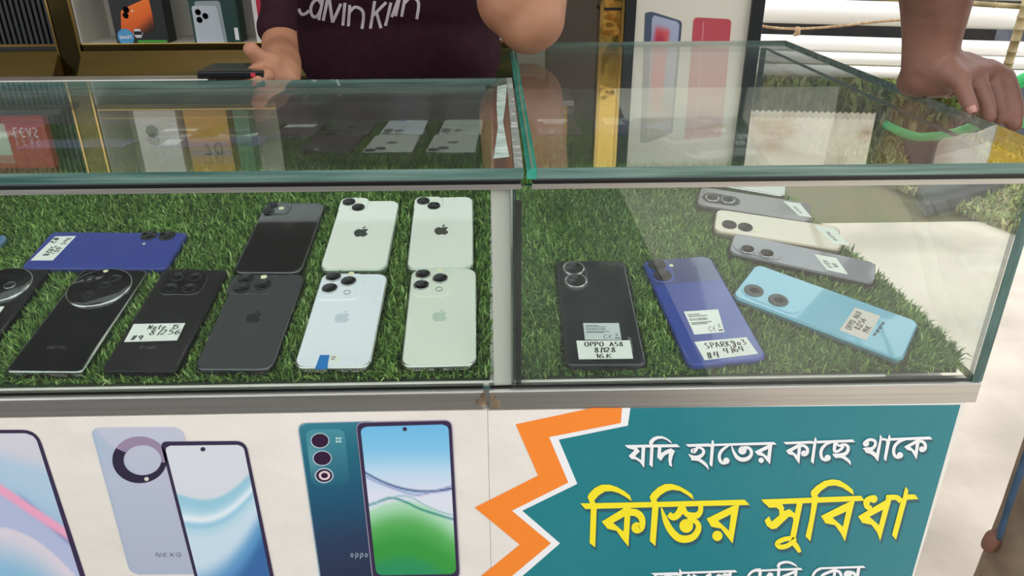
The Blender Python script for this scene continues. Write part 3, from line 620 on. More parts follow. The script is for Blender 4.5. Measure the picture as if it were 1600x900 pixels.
def apple(P, px, py, s, m):
    cx, cy = P['loc'](px, py); z = P['th']+.0001; mb = MB()
    for sh in (APPLE, LEAF): mb.poly([(cx+x*s, cy+y*s, z) for x, y, *_ in [tuple(q) for q in smooth_line(sh, 3, True)]])
    return mb.build('apple_emblem', m, P['o'], True)
def sticker(P, quad, m, lines=(), name='price_sticker', extra=None, z=.00025, flip=False):
    q = [np.array(P['loc'](x, y)) for x, y in quad]; zz = P['th']+z
    mb = MB(); mb.prism([(*c, P['th']+.00002) for c in q], (0, 0, z-.00002)); s = mb.build(name, m, P['o'], True)
    t3 = lambda p: (*bil(q, p[0], p[1]), zz+.00006)
    if lines:
        tx = MB()
        for (t, x, y, h, wch, pen) in lines: write(tx, t, t3, x, y, h, wch, pen, slant=.12, jit=.006)
        tx.build('handwriting', M['ink'], s, True)
    if extra: extra(s, t3)
    return s
def wordmark(P, text, quad, m, h=.8, wch=None, pen=.1):
    q = [np.array(P['loc'](x, y)) for x, y in quad]; zz = P['th']+.00012; mb = MB(); n = len(text)
    write(mb, text, lambda p: (*bil(q, p[0], p[1]), zz), .02, .9, h, 1./n, pen/n*.9); return mb.build('wordmark', m, P['o'], True)
def info(P):
    def f(s, t3):
        mb = MB()
        for y, x1 in ((.14, .42), (.22, .62), (.50, .7), (.56, .55)): mb.poly([t3(p) for p in ((.06, y), (x1, y), (x1, y+.035), (.06, y+.035))])
        x = .06
        while x < .62:
            wd = random.choice((.008, .014, .02)); mb.poly([t3(p) for p in ((x, .32), (x+wd, .32), (x+wd, .43), (x, .43))]); x += wd+random.choice((.008, .014))
        write(mb, 'CE', t3, .52, .93, .2, .14, .022)
        mb.poly([t3(p) for p in ((.82, .88), (.97, .88), (.97, .94), (.82, .94))]); write(mb, 'X', t3, .84, .82, .2, .12, .018); mb.build('printed_text', M['barcode'], s, True)
    return f
gloss = lambda n, c, rough=.08, **k: mat(n, c, rough, 0, .5, .6, **k)
white1 = mat('mint_white_glass_back', (232, 233, 222), .09, 0, .5, .4); white2 = mat('icy_white_matt_back', (230, 234, 238), .22, 0, .5); white3 = mat('pale_green_white_matt_back', (224, 227, 212), .2, 0, .5)
fr_silver = mat('silver_phone_frame', (196, 200, 192), .22, .9); fr_black = mat('black_phone_frame', (36, 37, 40), .25, .8); fr_grey = mat('graphite_phone_frame', (92, 94, 96), .25, .9)
# --- white phones
def iph_pro(label, corners, lens_px, back, frame, ringm, logo, logom, plate_px, dark=False):
    P = smartphone(label, corners, back, frame, r=.0115); a = [P['loc'](*p) for p in plate_px]; c = (a[0]+a[1])/2; h = abs(a[1]-a[0])/2
    pl = plate(P, c[0], c[1], h[0], h[1], .009, .0011, back)
    for p in lens_px[:3]: x, y = P['loc'](*p); lens(P, pl, x, y, .0083, .0016, ringm, .0011)
    x, y = P['loc'](*lens_px[3]); lens(P, pl, x, y, .0036, .0003, M['rubber'], .0011)
    if len(lens_px) > 4: x, y = P['loc'](*lens_px[4]); disc(P, pl, x, y, .0034, .0003, M['flash'], 'flash', .0011)
    apple(P, *logo, .017, logom); return P
P = iph_pro('pale green white phone with three black lenses, front row beside the metal post', [(643, 420), (744, 418.5), (745.5, 573), (625, 571)], [(661, 430.5), (658.5, 447.5), (688, 437), (686, 453), (687, 423.5)], white3, fr_silver, M['steel'], (687, 494), mat('faint_emblem_green', (188, 203, 184), .15), [(648, 421.5), (702.5, 463.5)])
P = iph_pro('icy white phone with a blue tape tab on its lower edge', [(503, 427.5), (607.5, 426.5), (578, 576), (457.5, 573)], [(521.5, 434.5), (515.5, 452.5), (545, 441.5), (542.5, 458), (549, 429)], white2, fr_silver, M['steel'], (535, 496), mat('faint_emblem_white', (200, 208, 214), .15), [(505.5, 428.5), (561, 469)])
def tape(s, t3): pass
s = sticker(P, [(500, 555), (515, 555), (511, 577), (492, 577)], M['blue_tape'], name='tape_tab')
def qr(s, t3):
    mb = MB(); mb.poly([t3(p) for p in ((.2, .2), (.62, .2), (.62, .3), (.2, .3))]); mb.poly([t3(p) for p in ((.2, .45), (.55, .45), (.55, .55), (.2, .55))]); mb.build('printed_text', M['barcode'], s, True)
sticker(P, [(516, 555), (532, 555), (529, 568), (512, 568)], M['paper'], name='barcode_label', extra=qr)
def iph_duo(label, corners, l1, l2, logo, flashp, scratch=None):
    P = smartphone(label, corners, white1, mat('pale_green_frame', (178, 192, 172), .2, .6), r=.0115)
    a, b = np.array(P['loc'](*l1)), np.array(P['loc'](*l2)); c = (a+b)/2
    pl = plate(P, c[0], c[1], abs(a-b)[0]/2+.0108, abs(a-b)[1]/2+.0108, .009, .0010, white1)
    for q in (a, b): lens(P, pl, q[0], q[1], .0078, .0013, M['dark_steel'], .001)
    x, y = P['loc'](*flashp); disc(P, pl, x, y, .0026, .0003, M['flash'], 'flash', .001)
    apple(P, *logo, .019, mat('grey_mirror_emblem', (96, 104, 96), .15, .6)); return P
iph_duo('mint white phone with two lenses, back row nearest the metal post', [(648, 308), (739, 306.5), (740.5, 418), (634, 421.5)], (661.5, 315.5), (678, 323), (690, 360), (678, 313))
P = iph_duo('mint white phone with two lenses, beside the black phone in the back row', [(533, 313.5), (624, 312.5), (605, 422), (497, 421)], (545.5, 317), (560, 325.5), (564.5, 363), (560.5, 316))
# --- dark phones
bk_grey = mat('charcoal_matt_back', (62, 63, 64), .3, 0, .4); bk_black = gloss('black_glass_back', (20, 21, 23)); bk_black2 = gloss('soft_black_back', (30, 30, 32), .25)
P = iph_pro('charcoal phone with three clear lenses, front row beside the icy white phone', [(371, 428), (478, 428), (424, 578), (301, 577)], [(385, 437), (378.5, 452), (411, 447), (405, 458), (412.5, 434)], bk_grey, fr_grey, M['dark_steel'], (397, 496), mat('dark_emblem', (48, 49, 50), .12), [(366, 430), (423, 461)])
P = smartphone('black glossy phone with faint square camera, behind the charcoal phone', [(415, 316.5), (509.5, 316.5), (469, 427), (363, 425)], bk_black, fr_grey, r=.0115)
a = [np.array(P['loc'](*p)) for p in ((420, 319), (447, 333))]; c = (a[0]+a[1])/2; h = abs(a[1]-a[0])/2+.003; pl = plate(P, c[0], c[1], h[0], h[1], .007, .001, bk_black)
for q in ((426, 321.5), (420, 331)): lens(P, pl, *P['loc'](*q), .0068, .0012, M['dark_steel'], .001)
disc(P, pl, *P['loc'](440, 326.5), .0033, .0003, M['flash'], 'flash', .001); apple(P, 446, 363, .017, mat('black_mirror_emblem', (64, 66, 66), .1, .7))
P = smartphone('black phone with square four lens camera and a white sticker reading 8/256', [(257.5, 421), (355, 419.5), (277, 580.5), (154, 580)], bk_black2, fr_black, r=.007)
a = [np.array(P['loc'](*p)) for p in ((259, 425), (319, 463))]; c = np.array(P['loc'](288, 444.5)); pl = plate(P, c[0], c[1], .0225, .0190, .011, .0016, bk_black)
for q in ((278, 434.5), (305, 434.5), (267, 451.5), (296, 452)): lens(P, pl, *P['loc'](*q), .0078, .0006, M['rubber'], .0016)
sticker(P, [(209, 506.5), (289.5, 505), (276.5, 532), (194, 534.5)], M['paper'], [('Note 15', .32, .33, .24, .092, .026), ('8/256', .40, .66, .3, .135, .028), ('#9', .1, .92, .26, .12, .03)])
wordmark(P, 'REDMI', [(219, 540), (247, 540), (245, 546), (217, 546)], mat('faint_grey_word', (74, 74, 76), .3), pen=.3)
P = smartphone('black phone with a huge round camera and bright chrome edge', [(128, 421), (232.5, 421), (127, 582), (6.5, 580)], bk_black, mat('mirror_chrome_frame', (160, 164, 160), .14, 1), r=.006)
c = P['loc'](156, 450.5); n = 40
lens(P, P['back'], c[0], c[1], .0325, .0022, M['steel'], 0, .8, .045)
for q in ((181, 436), (141, 438), (139, 462), (165, 447)): lens(P, P['back'], *P['loc'](*q), .0062, .0004, M['rubber'], .0016)
disc(P, P['back'], *P['loc'](166, 425.5), .0026, .0004, M['flash'], 'flash', .0016)
wordmark(P, 'OPPO', [(75, 540), (105, 540), (103, 546), (73, 546)], mat('faint_grey_word2', (62, 62, 62), .3), pen=.3)
P = smartphone('black phone with round camera, cut off at the left, front row', [(-28, 421), (78.5, 420), (-44, 579), (-166, 579)], bk_black2, fr_black, r=.006)
c = P['loc'](3, 447); lens(P, P['back'], c[0], c[1], .030, .0022, M['steel'], 0, .8, .045); lens(P, P['back'], *P['loc'](16, 447.5), .0058, .0005, M['steel'], .0016)
sticker(P, [(-80, 481), (7, 479), (-8, 500), (-95, 502)], M['paper'], [('8/256', .3, .6, .3, .12, .03)])
bl = gloss('royal_blue_back', (62, 74, 150), .18)
P = smartphone('royal blue phone lying sideways with a white sticker on its left end', [(291, 362.5), (263, 420.5), (29, 418.5), (83.5, 362)], bl, mat('blue_frame', (52, 62, 128), .3, .3), r=.006)
for q in ((233, 368.5), (261, 369)): lens(P, P['back'], *P['loc'](*q), .0092, .0016, M['dark_steel'])
disc(P, P['back'], *P['loc'](225, 381), .0016, .0003, M['flash'], 'flash')
sticker(P, [(119, 369), (82.5, 407), (48, 407), (86.5, 369.5)], M['paper'], [('Hot 60i', .08, .36, .26, .1, .026), ('5/128', .42, .68, .26, .1, .032), ('#2', .06, .95, .26, .13, .036)])
wordmark(P, 'moto', [(171, 377), (159, 390), (148, 390), (160, 377)], mat('faint_blue_word', (52, 62, 130), .3), pen=.25)
P = smartphone('pale steel blue phone, just a corner showing at the left edge', [(13, 366.5), (-38, 421), (-262, 419), (-196, 366)], gloss('steel_blue_back', (86, 118, 160), .15), mat('steel_blue_frame', (120, 150, 178), .3, .4), r=.007)
lens(P, P['back'], *P['loc'](-18, 372), .009, .0016)
# --- right case
P = smartphone('black glossy phone with two stacked lenses and sticker reading 8/128 16K', [(869.5, 407), (975, 406.5), (1012, 570), (884, 570.5)], gloss('graphite_glass_back', (32, 35, 39), .06), mat('graphite_frame', (66, 68, 70), .25, .7), r=.007)
a = np.array(P['loc'](898, 432)); pl = plate(P, a[0], a[1], .0135, .0215, .010, .0009, P['back'].data.materials[0])
for q in ((896, 421), (899.5, 440.5)): lens(P, pl, *P['loc'](*q), .0120, .0018, M['steel'], .0009)
sticker(P, [(911, 505), (967, 505), (971, 531), (914, 531)], mat('silver_info_label', (200, 208, 204), .4), extra=info(P), name='info_label')
sticker(P, [(900.5, 532.5), (984, 532), (989.5, 560.5), (904.5, 561.5)], M['paper'], [('OPPO A58', .14, .33, .24, .092, .026), ('8/128', .3, .65, .25, .1, .028), ('16K', .3, .95, .22, .13, .026)])
wordmark(P, 'OPPO', [(986, 527), (990, 548), (984, 548), (980, 527)], mat('grey_word', (128, 134, 138), .3), pen=.3)
P = smartphone('blue two tone phone with white sticker numbered 4 and a shop label above', [(1001, 405.5), (1111, 400), (1200, 562), (1077, 569)], gloss('blue_plastic_back', (50, 72, 152), .14), mat('blue_plastic_frame', (48, 68, 146), .25, .2), r=.009)
t = MB(); z = P['th']+.0001; ys = P['loc'](1090, 440)[1]
t.poly([(x, y, z) for x, y in [(-P['hw']+.0024, ys), (P['hw']-.0024, ys)]+[(x, y) for x, y in rrect(P['hw']-.0024, P['hh']-.0024, .0075) if y > 0]][:2]+[(x, y, z) for x, y in rrect(P['hw']-.0024, P['hh']-.0024, .0075) if y > 0]); t.build('upper_panel', gloss('dark_blue_upper_back', (58, 68, 118), .1), P['o'], True)
a = np.array(P['loc'](1032, 424)); pl = plate(P, a[0], a[1], .0125, .0195, .010, .0009, P['back'].data.materials[0])
for q, rg_ in (((1026.5, 415.5), M['dark_steel']), ((1035, 431.5), M['dark_steel'])): lens(P, pl, *P['loc'](*q), .0098, .0015, rg_, .0009)
disc(P, P['back'], *P['loc'](1049, 415), .0022, .0004, M['flash'], 'flash', .0001)
sticker(P, [(1068.5, 487), (1122, 483.5), (1132, 519), (1085, 523)], M['paper'], extra=info(P), name='info_label')
sticker(P, [(1085, 534.5), (1166, 527), (1184.5, 553), (1101, 563)], M['paper'], [('SPARKgo3', .14, .42, .3, .1, .026), ('4/64', .42, .78, .3, .115, .028), ('#4', .08, .95, .32, .12, .03)])
cy = gloss('sky_cyan_glass_back', (128, 186, 206), .06)
P = smartphone('cyan glossy phone lying askew with beige sticker at the right front corner', [(1143, 460), (1181, 413), (1441, 501), (1407, 566)], cy, mat('cyan_frame', (92, 150, 164), .25, .5), r=.009, off=.002)
a, b = np.array(P['loc'](1166, 446)), np.array(P['loc'](1252, 478)); 
def capsule_plate(P, a, b, r, h, m):
    d = (b-a)/np.linalg.norm(b-a); nn = np.array([-d[1], d[0]]); pts = []
    for c, s0 in ((b, -90), (a, 90)):
        for k in range(13): t = math.radians(s0+15*k); pts.append(c+r*(math.cos(t)*d+math.sin(t)*nn))
    mb = MB(); mb.prism([(*p, P['th']-.0002) for p in pts], (0, 0, h)); return mb.build('camera_module', m, P['o'], True, bevel=.0006)
l1, l2 = np.array(P['loc'](1177.5, 456)), np.array(P['loc'](1215.5, 471)); dd = (l2-l1)/np.linalg.norm(l2-l1)
pl = capsule_plate(P, l1, l2+dd*.012, .0125, .0012, cy)
for q in (l1, l2): lens(P, pl, q[0], q[1], .0100, .0012, mat('speckled_grey_ring', (92, 98, 100), .4, .5), .0012, .35, .55)
sticker(P, [(1326, 522.5), (1342, 479), (1376, 494.5), (1354, 532)][:1]+[(1312, 515), (1336, 480.5), (1375, 494), (1353, 532)][1:], M['paper_beige'], name='blank_margin') if False else None
sticker(P, [(1311.5, 516), (1336, 480.5), (1375.5, 494), (1353.5, 532)], M['paper_beige'], [('OPPO A60', .14, .34, .22, .094, .026), ('8/256', .24, .62, .22, .105, .028), ('19K', .22, .93, .22, .12, .028)])
wordmark(P, 'oppo', [(1360, 523), (1377, 500.5), (1384, 503.5), (1367, 526)], mat('dark_cyan_word', (40, 72, 84), .3), pen=.5)
def side_phone(label, corners, back, frame, lens_px, lr, stq, lines, moduler=None, off=.001):
    P = smartphone(label, corners, back, frame, r=.009, off=off)
    if moduler:
        a, b = np.array(P['loc'](*moduler[0])), np.array(P['loc'](*moduler[1])); pl = capsule_plate(P, a, b, moduler[2], .0012, moduler[3] if len(moduler) > 3 else back)
    else: pl = P['back']
    for q in lens_px: lens(P, pl, *P['loc'](*q), lr, .0015, M['steel'] if moduler else M['dark_steel'], .0012 if moduler else 0)
    if stq: sticker(P, stq, M['paper'], lines)
    return P
P = side_phone('grey phone with sky blue camera end, behind the cyan phone', [(1146, 394), (1138, 363.5), (1352, 406), (1385, 448)], mat('warm_grey_glass_back', (136, 134, 142), .12, 0, .5, .4), fr_grey, [(1167.5, 391.5), (1197.5, 398)], .0085, [(1292, 422), (1272, 397), (1307, 403.5), (1325, 429)], [('8/128', .2, .4, .22, .12, .028), ('16K', .3, .75, .22, .12, .028)], ((1162, 386), (1205, 397), .0115))
P = side_phone('cream coloured phone with two ringed lenses, behind the grey phone', [(1130, 362), (1104, 324.5), (1296, 354), (1332, 391)], mat('cream_glass_back', (222, 208, 186), .1, 0, .5, .4), mat('cream_frame', (176, 160, 140), .25, .5), [(1139.5, 351.5), (1164.5, 355.5)], .0085, [(1302, 381), (1272, 353), (1303, 357.5), (1328, 384)], [('8/256', .2, .5, .22, .12, .028)])
disc(P, P['back'], *P['loc'](1183, 360), .003, .0005, M['flash'], 'flash')
P = side_phone('grey brown phone with oval double camera, behind the cream phone', [(1100, 321), (1082, 290), (1251, 316.5), (1284, 349)], mat('taupe_glass_back', (128, 120, 120), .14, 0, .5, .4), mat('taupe_frame', (86, 78, 78), .25, .6), [(1112.5, 311), (1137, 314)], .0085, [(1248, 337), (1224, 314.5), (1250, 318), (1268, 340)], [('6/128', .2, .5, .22, .12, .028)], ((1112, 309), (1142, 314), .011, M['dark_steel']))
P = side_phone('white phone half hidden under the counter top edge, farthest back on right', [(1106, 284), (1088, 258), (1214, 279), (1243, 307)], mat('off_white_glass_back', (214, 212, 204), .12), fr_silver, [(1112, 280)], .0085, None, None)
PHONE_ROOTS = [o for o in COL.objects if o.name.startswith('smartphone') and o.parent is None]

# ================================================================== ARTIFICIAL GRASS MATS
bpy.context.view_layer.update()
PH = []
for o in PHONE_ROOTS:
    bp = [c for c in o.children if c.name.startswith('frame')][0]; d = bp.data; xs = np.array([v.co[:] for v in d.vertices]); PH.append((np.array(o.matrix_world.inverted()), abs(xs[:, 0]).max(), abs(xs[:, 1]).max(), xs[:, 2].max()))
def turf(label, x0, x1, y0, y1, inside, n):
    root = thing('artificial_grass_mat', label, 'grass mat', bedp((x0+x1)/2, (y0+y1)/2, -.0165), 'artificial grass mats')
    if inside is None: pol = [(x0, y0), (x1, y0), (x1, y1), (x0, y1)]
    else: pol = inside
    MB().prism([bedp(x, y, -.0165) for x, y in pol], tuple(NB*.003)).build('turf_backing', M['turf_back'], root)
    X = rng.uniform(x0, x1, n); Yy = rng.uniform(y0, y1, n)
    if inside is not None:
        ok = np.zeros(n, bool); P_ = np.array(pol)
        j = len(P_)-1
        for i in range(len(P_)):
            c = ((P_[i, 1] > Yy) != (P_[j, 1] > Yy)) & (X < (P_[j, 0]-P_[i, 0])*(Yy-P_[i, 1])/(P_[j, 1]-P_[i, 1]+1e-12)+P_[i, 0]); ok ^= c; j = i
        X, Yy = X[ok], Yy[ok]; n = len(X)
    base = np.c_[X, Yy, (Yy-.45)*math.tan(TB)] - NB*.0140
    h = rng.uniform(.0105, .0175, n); az = rng.uniform(0, 2*np.pi, n); az = np.where(rng.random(n) < .45, -np.pi/2+rng.normal(0, .8, n), az)
    lean = np.abs(rng.normal(.55, .3, n)); ex = np.array([1., 0, 0])
    D = np.cos(az)[:, None]*ex+np.sin(az)[:, None]*EB; side = -np.sin(az)[:, None]*ex+np.cos(az)[:, None]*EB
    side = side+rng.normal(0, .5, (n, 1))*D; side /= np.linalg.norm(side, axis=1)[:, None]
    # blades near the phones stay low
    low = np.ones(n)
    for inv, hw, hh, th in PH:
        for f in (0., 1.):
            q = base + f*(D*(h*np.sin(lean))[:, None]*1.1); l = q@inv[:3, :3].T+inv[:3, 3]
            inn = (abs(l[:, 0]) < hw+.0012) & (abs(l[:, 1]) < hh+.0012); low = np.where(inn & (abs(l[:, 2]) < .05), .32, low)
    h = h*low
    wd = rng.uniform(.0007, .0013, n)[:, None]
    mid = base + NB*(h*.6)[:, None]*np.cos(lean*.6)[:, None] + D*(h*.6*np.sin(lean*.6))[:, None]
    tip = mid + NB*(h*.45*np.cos(lean*1.7))[:, None] + D*(h*.45*np.sin(lean*1.7))[:, None]
    V = np.stack([base-side*wd, base+side*wd, mid+side*wd*.9, mid-side*wd*.9, tip], 1).reshape(-1, 3)
    k = np.arange(n)[:, None]*5
    loops = np.concatenate([k+0, k+1, k+2, k+3, k+3, k+2, k+4], 1).ravel()
    me = bpy.data.meshes.new('grass_blades'); me.vertices.add(n*5); me.vertices.foreach_set('co', (V-np.array(root.location)).astype(np.float32).ravel())
    me.loops.add(n*7); me.loops.foreach_set('vertex_index', loops.astype(np.int32)); me.polygons.add(n*2)
    st = np.c_[np.arange(n)*7, np.arange(n)*7+4].ravel(); me.polygons.foreach_set('loop_start', st.astype(np.int32))
    me.update(calc_edges=True); me.materials.append(M['leaf'])
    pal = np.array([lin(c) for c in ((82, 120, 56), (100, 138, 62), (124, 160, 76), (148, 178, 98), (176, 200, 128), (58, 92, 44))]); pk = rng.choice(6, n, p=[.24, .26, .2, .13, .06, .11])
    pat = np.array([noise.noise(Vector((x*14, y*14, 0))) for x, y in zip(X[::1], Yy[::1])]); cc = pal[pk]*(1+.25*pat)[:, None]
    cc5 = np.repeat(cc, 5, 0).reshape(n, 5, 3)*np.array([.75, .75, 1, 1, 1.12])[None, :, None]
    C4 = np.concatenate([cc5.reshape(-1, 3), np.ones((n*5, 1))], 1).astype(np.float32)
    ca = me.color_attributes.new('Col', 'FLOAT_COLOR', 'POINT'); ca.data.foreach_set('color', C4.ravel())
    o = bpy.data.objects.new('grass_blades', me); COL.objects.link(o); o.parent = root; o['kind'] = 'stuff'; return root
turf('green artificial grass mat under the phones in the left counter', -.80, -.0085, YF+.009, YB-.008, None, 110000)
E_ = lambda x, y: tuple(bed(x, y, -.012)[:2])
turf('green artificial grass mat with ragged slanting edge in the right counter', .0185, .446, YF+.009, YB-.008, [(.0185, YF+.009), (.437, YF+.009), E_(1500, 560), E_(1440, 500), E_(1385, 448), (.375, .88), (.36, YB-.008), (.0185, YB-.008)], 64000)

# ================================================================== SHOP INTERIOR
YS = 1.70                                                        # front plane of the shelf unit
zs1 = at(250, 68, YS)[2]; 
SH = thing('wall_shelf', 'cream shelf unit with gold mirror trims and black slatted side behind the left counter', 'shelf', (-.6, YS+.1, ZG))
xg0, xg1 = at(90, 71, YS)[0], at(127, 69, YS)[0]; xend = at(858, 60, YS)[0]; zs2 = zs1+.235; zs3 = zs2+.30
MB().box((xg1, YS+.13, zs1-.02), (xend, YS+.145, zs3)).build('back_board', M['cream'], SH)
for x_ in (xg0, xg1-.004): MB().box((x_, YS-.008, -.12), (x_+.004, YS-.005, zs3)).build('gold_bead', M['gold'], SH)
MB().box((xg1, YS-.001, zs1), (xg1+.004, YS+.13, zs3)).build('side_panel', M['cream'], SH)
for i, z in enumerate((zs1, zs2, zs3)):
    MB().box((xg1, YS+.001, z-.012), (xend, YS+.14, z)).build('shelf_board', M['cream'], SH)
    MB().box((xg1-.002, YS-.002, z-.0125), (xend, YS+.001, z-.0035)).build('shelf_fascia', M['gold_dark'], SH)
    MB().box((xg1-.002, YS-.003, z-.0035), (xend, YS, z+.0012)).build('shelf_trim', M['gold'], SH, bevel=.001)
MB().box((xg0, YS-.0055, -.12), (xg1, YS+.14, zs3)).build('gold_column', M['gold_dark'], SH, bevel=.001)
MB().prism([(xg1, YS-.004, zs1-.014), (xg1, YS-.050, zs1-.060), (xg1, YS-.050, zs1-.066), (xg1, YS+.02, zs1-.066), (xg1, YS+.02, zs1-.014)], (xend-xg1, 0, 0)).build('gold_skirt', M['skirt'], SH)
MB().prism([(-1.9, YS-.004, zs1-.014), (-1.9, YS-.050, zs1-.060), (-1.9, YS-.050, zs1-.066), (-1.9, YS+.02, zs1-.066), (-1.9, YS+.02, zs1-.014)], (xg0+1.9, 0, 0)).build('gold_skirt', M['skirt'], SH)
MB().box((-1.9, YS-.01, ZG), (xend, YS+.14, zs1-.07)).build('lower_cabinet', mat('dark_brown_cabinet', (58, 44, 34), .35), SH)
MB().box((-1.9, YS-.004, zs1-.004), (xg0, YS, zs1+.001)).build('shelf_trim', M['gold'], SH)
MB().box((-1.9, YS+.02, zs1-.014), (xg0, YS+.14, zs3)).build('slat_backing', M['rubber'], SH)
sl = MB(); x = xg0-.006
while x > -1.5: sl.box((x-.0065, YS+.006, zs1), (x, YS+.02, zs3)); x -= .0115
s = sl.build('slat', M['slat'], SH); s['kind'] = 'stuff'
for i in range(5):
    x = xg1+(xend-xg1)*(i+1)/6.
def carton(label, x, wd, z, ht, m, tilt=0, dep=.045, y=YS+.008, group='phone boxes on the shelf'):
    o = thing('phone_box', label, 'box', (x, y, z), group); MB().box((-wd/2, 0, 0), (wd/2, dep, ht)).build('box_body', m, o, True, bevel=.001); o.rotation_euler = (-tilt, 0, 0); return o
def on_box(o, x0, x1, z0, z1, m, name='printed_panel', y=-.0004, r=.0):
    pts = [(x0, z0), (x1, z0), (x1, z1), (x0, z1)]; pts = rpoly(pts, r) if r else pts
    return MB().poly([(p[0], y, p[1]) for p in pts]).build(name, m, o, True)
# lower row (seen directly)
def bx(pxa, pxb, py): a, b = at(pxa, py, YS+.008)[0], at(pxb, py, YS+.008)[0]; return (a+b)/2, b-a
x, wd = bx(183, 265, 68); o1 = carton('black phone box with an orange phone printed on it, on the shelf', x, wd, zs1, .175, mat('black_carton', (30, 30, 30), .4))
def orange_art(u, v): return mix(mix((240, 118, 42), (206, 78, 20), v), (48, 30, 22), sst(.62, 1.05, u*.35+v*.75))
W_ = wd
def lf(o, px, py): p = at(px, py, YS+.008); return (p[0]-o.location.x, p[2]-o.location.z)
qa = [lf(o1, *p) for p in ((189, 15), (232, -4), (244, 48), (190, 66))]
art_grid('printed_phone', qa, 20, 26, orange_art, lambda p: (p[0], -.0006, p[1]), M['art'], o1, .1, 1.3, True)
def dot(o, px, py, r, m, name, y=-.001, n=22): c = lf(o, px, py); return MB().poly([(c[0]+r*math.cos(t), y, c[1]+r*math.sin(t)) for t in np.arange(n)*2*math.pi/n]).build(name, m, o, True)
dot(o1, 197, 15, .0066, M['lens'], 'printed_lens'); dot(o1, 196.5, 24, .0062, M['lens'], 'printed_lens'); dot(o1, 207, 17, .002, M['flash'], 'printed_flash')
dot(o1, 197, 58, .0172, mat('blue_badge', (74, 146, 192), .4), 'round_badge', -.0012)
c = lf(o1, 197, 58); tx = MB(); write(tx, 'SMART', lambda p: (p[0], -.0015, -p[1]), c[0]-.013, -c[1]+.003, .006, .0054, .0013); tx.build('badge_text', M['print_white'], o1, True)
dot(o1, 216, 52, .0105, mat('pale_badge', (200, 200, 198), .4), 'hexagon_badge', -.0012, 6)
c = lf(o1, 216, 52); MB().box((c[0]-.0085, -.0016, c[1]-.003), (c[0]+.0085, -.0013, c[1]+.004)).build('badge_band', M['rubber'], o1, True)
on_box(o1, -.01, wd/2-.004, .001, .006, mat('green_stripe', (60, 150, 50), .4), 'green_stripe')
x, wd = bx(305, 378, 68); o2 = carton('dark green phone box printed with a white three lens phone', x, wd, zs1, .17, mat('dark_green_carton', (26, 62, 56), .4))
def pan(o, pts, m, name, y, r=.006): return MB().poly([(p[0], y, p[1]) for p in rpoly([lf(o, *q) for q in pts], r)]).build(name, m, o, True)
pan(o2, ((303, 2), (343, 1), (357, 72), (316, 72)), mat('printed_phone_front', (150, 158, 160), .35), 'printed_phone', -.0004)
pan(o2, ((299, 9), (338, 9), (352, 72), (309, 72)), mat('printed_silver_phone', (186, 192, 198), .35), 'printed_phone', -.0008)
for q in ((309.5, 19), (321, 25), (312, 31)): dot(o2, *q, .0062, M['lens'], 'printed_lens', -.0012)
tx = MB(); write(tx, 'NOTE', lambda p: (p[1]*1, -.0008, p[0]), -.0 + .10, wd*.42, .008, .012, .0016); tx.build('printed_text', M['print_white'], o2, True)
on_box(o2, wd*.38, wd*.46, .005, .03, M['print_white'], 'printed_panel')
def red_box(label, x, wd, z, num, top=True):
    o = carton(label, x, wd, z, .165, mat('white_carton', (226, 220, 216), .4)); on_box(o, -wd*.42, wd*.42, .018, .15, mat('crimson_panel', (190, 34, 66), .4), 'red_panel')
    tx = MB(); t3 = lambda p: (p[0], -.0008, -p[1]); write(tx, num, t3, -wd*.12, -.052, .030, .026, .0065); write(tx, 'NOTE', t3, -wd*.12, -.094, .010, .0115, .0022); write(tx, 'SERIES', t3, -wd*.2, -.034, .009, .009, .0018)
    tx.build('printed_number', M['print_white'], o, True); return o
x, wd = bx(402, 488, 68); red_box('white phone box with a red panel reading 15, behind the seller\'s sleeve', x, wd, zs1, '15')
# upper row: seen mirrored in the counter top
def mx(pxa, pxb, py): a, b = at(pxa, py, YS+.008)[0], at(pxb, py, YS+.008)[0]; return (a+b)/2, b-a
x, wd = mx(284, 352, 170); oy = carton('yellow phone box marked 70 on the upper shelf', x, wd, zs2, .17, mat('yellow_carton', (214, 158, 40), .4))
on_box(oy, -wd*.5+.001, wd*.5-.001, .075, .108, mat('mauve_band', (176, 150, 150), .4), 'printed_band'); tx = MB(); write(tx, '70', lambda p: (p[0], -.0009, -p[1]), -.018, -.078, .026, .026, .004); tx.build('printed_number', mat('navy_ink', (44, 46, 84), .4), oy, True)
x, wd = mx(206, 272, 170); ow = carton('white phone box with a grey camera printed on it on the upper shelf', x, wd, zs2, .17, M['white_paint'])
MB().poly([(-.012+.014*math.cos(t), -.0008, .05+.014*math.sin(t)) for t in np.arange(24)*2*math.pi/24]).build('printed_lens', mat('grey_lens_print', (92, 92, 92), .4), ow, True)
x, wd = mx(362, 386, 170); og = carton('narrow green box standing on the upper shelf', x, wd, zs2, .15, mat('green_carton', (84, 128, 88), .4))
x, wd = mx(446, 510, 180); red_box('white phone box with a red panel on the upper shelf', x, wd, zs2, '15')
MB().box((xend, YS+.001, zs2-.012), (at(900, 60, YS)[0], YS+.14, zs2)).build('shelf_board', M['cream'], SH)
x, wd = mx(846, 886, 190); oy2 = carton('yellow phone box marked 50 on the right end of the upper shelf', x, wd, zs2, .17, mat('amber_carton', (206, 150, 30), .4))
tx = MB(); write(tx, '50', lambda p: (p[0], -.0009, -p[1]), -.004, -.09, .026, .026, .004); tx.build('printed_number', M['ink'], oy2, True)
x, wd = mx(40, 84, 190); orr = carton('red box leaning on the slatted panel ledge', x-.05, .16, zs2, .12, mat('red_carton', (180, 32, 36), .4), 0, .02, YS-.03)
MB().box((-1.5, YS-.045, zs2-.012), (xg0-.004, YS+.004, zs2)).build('slat_ledge', M['slat'], SH)
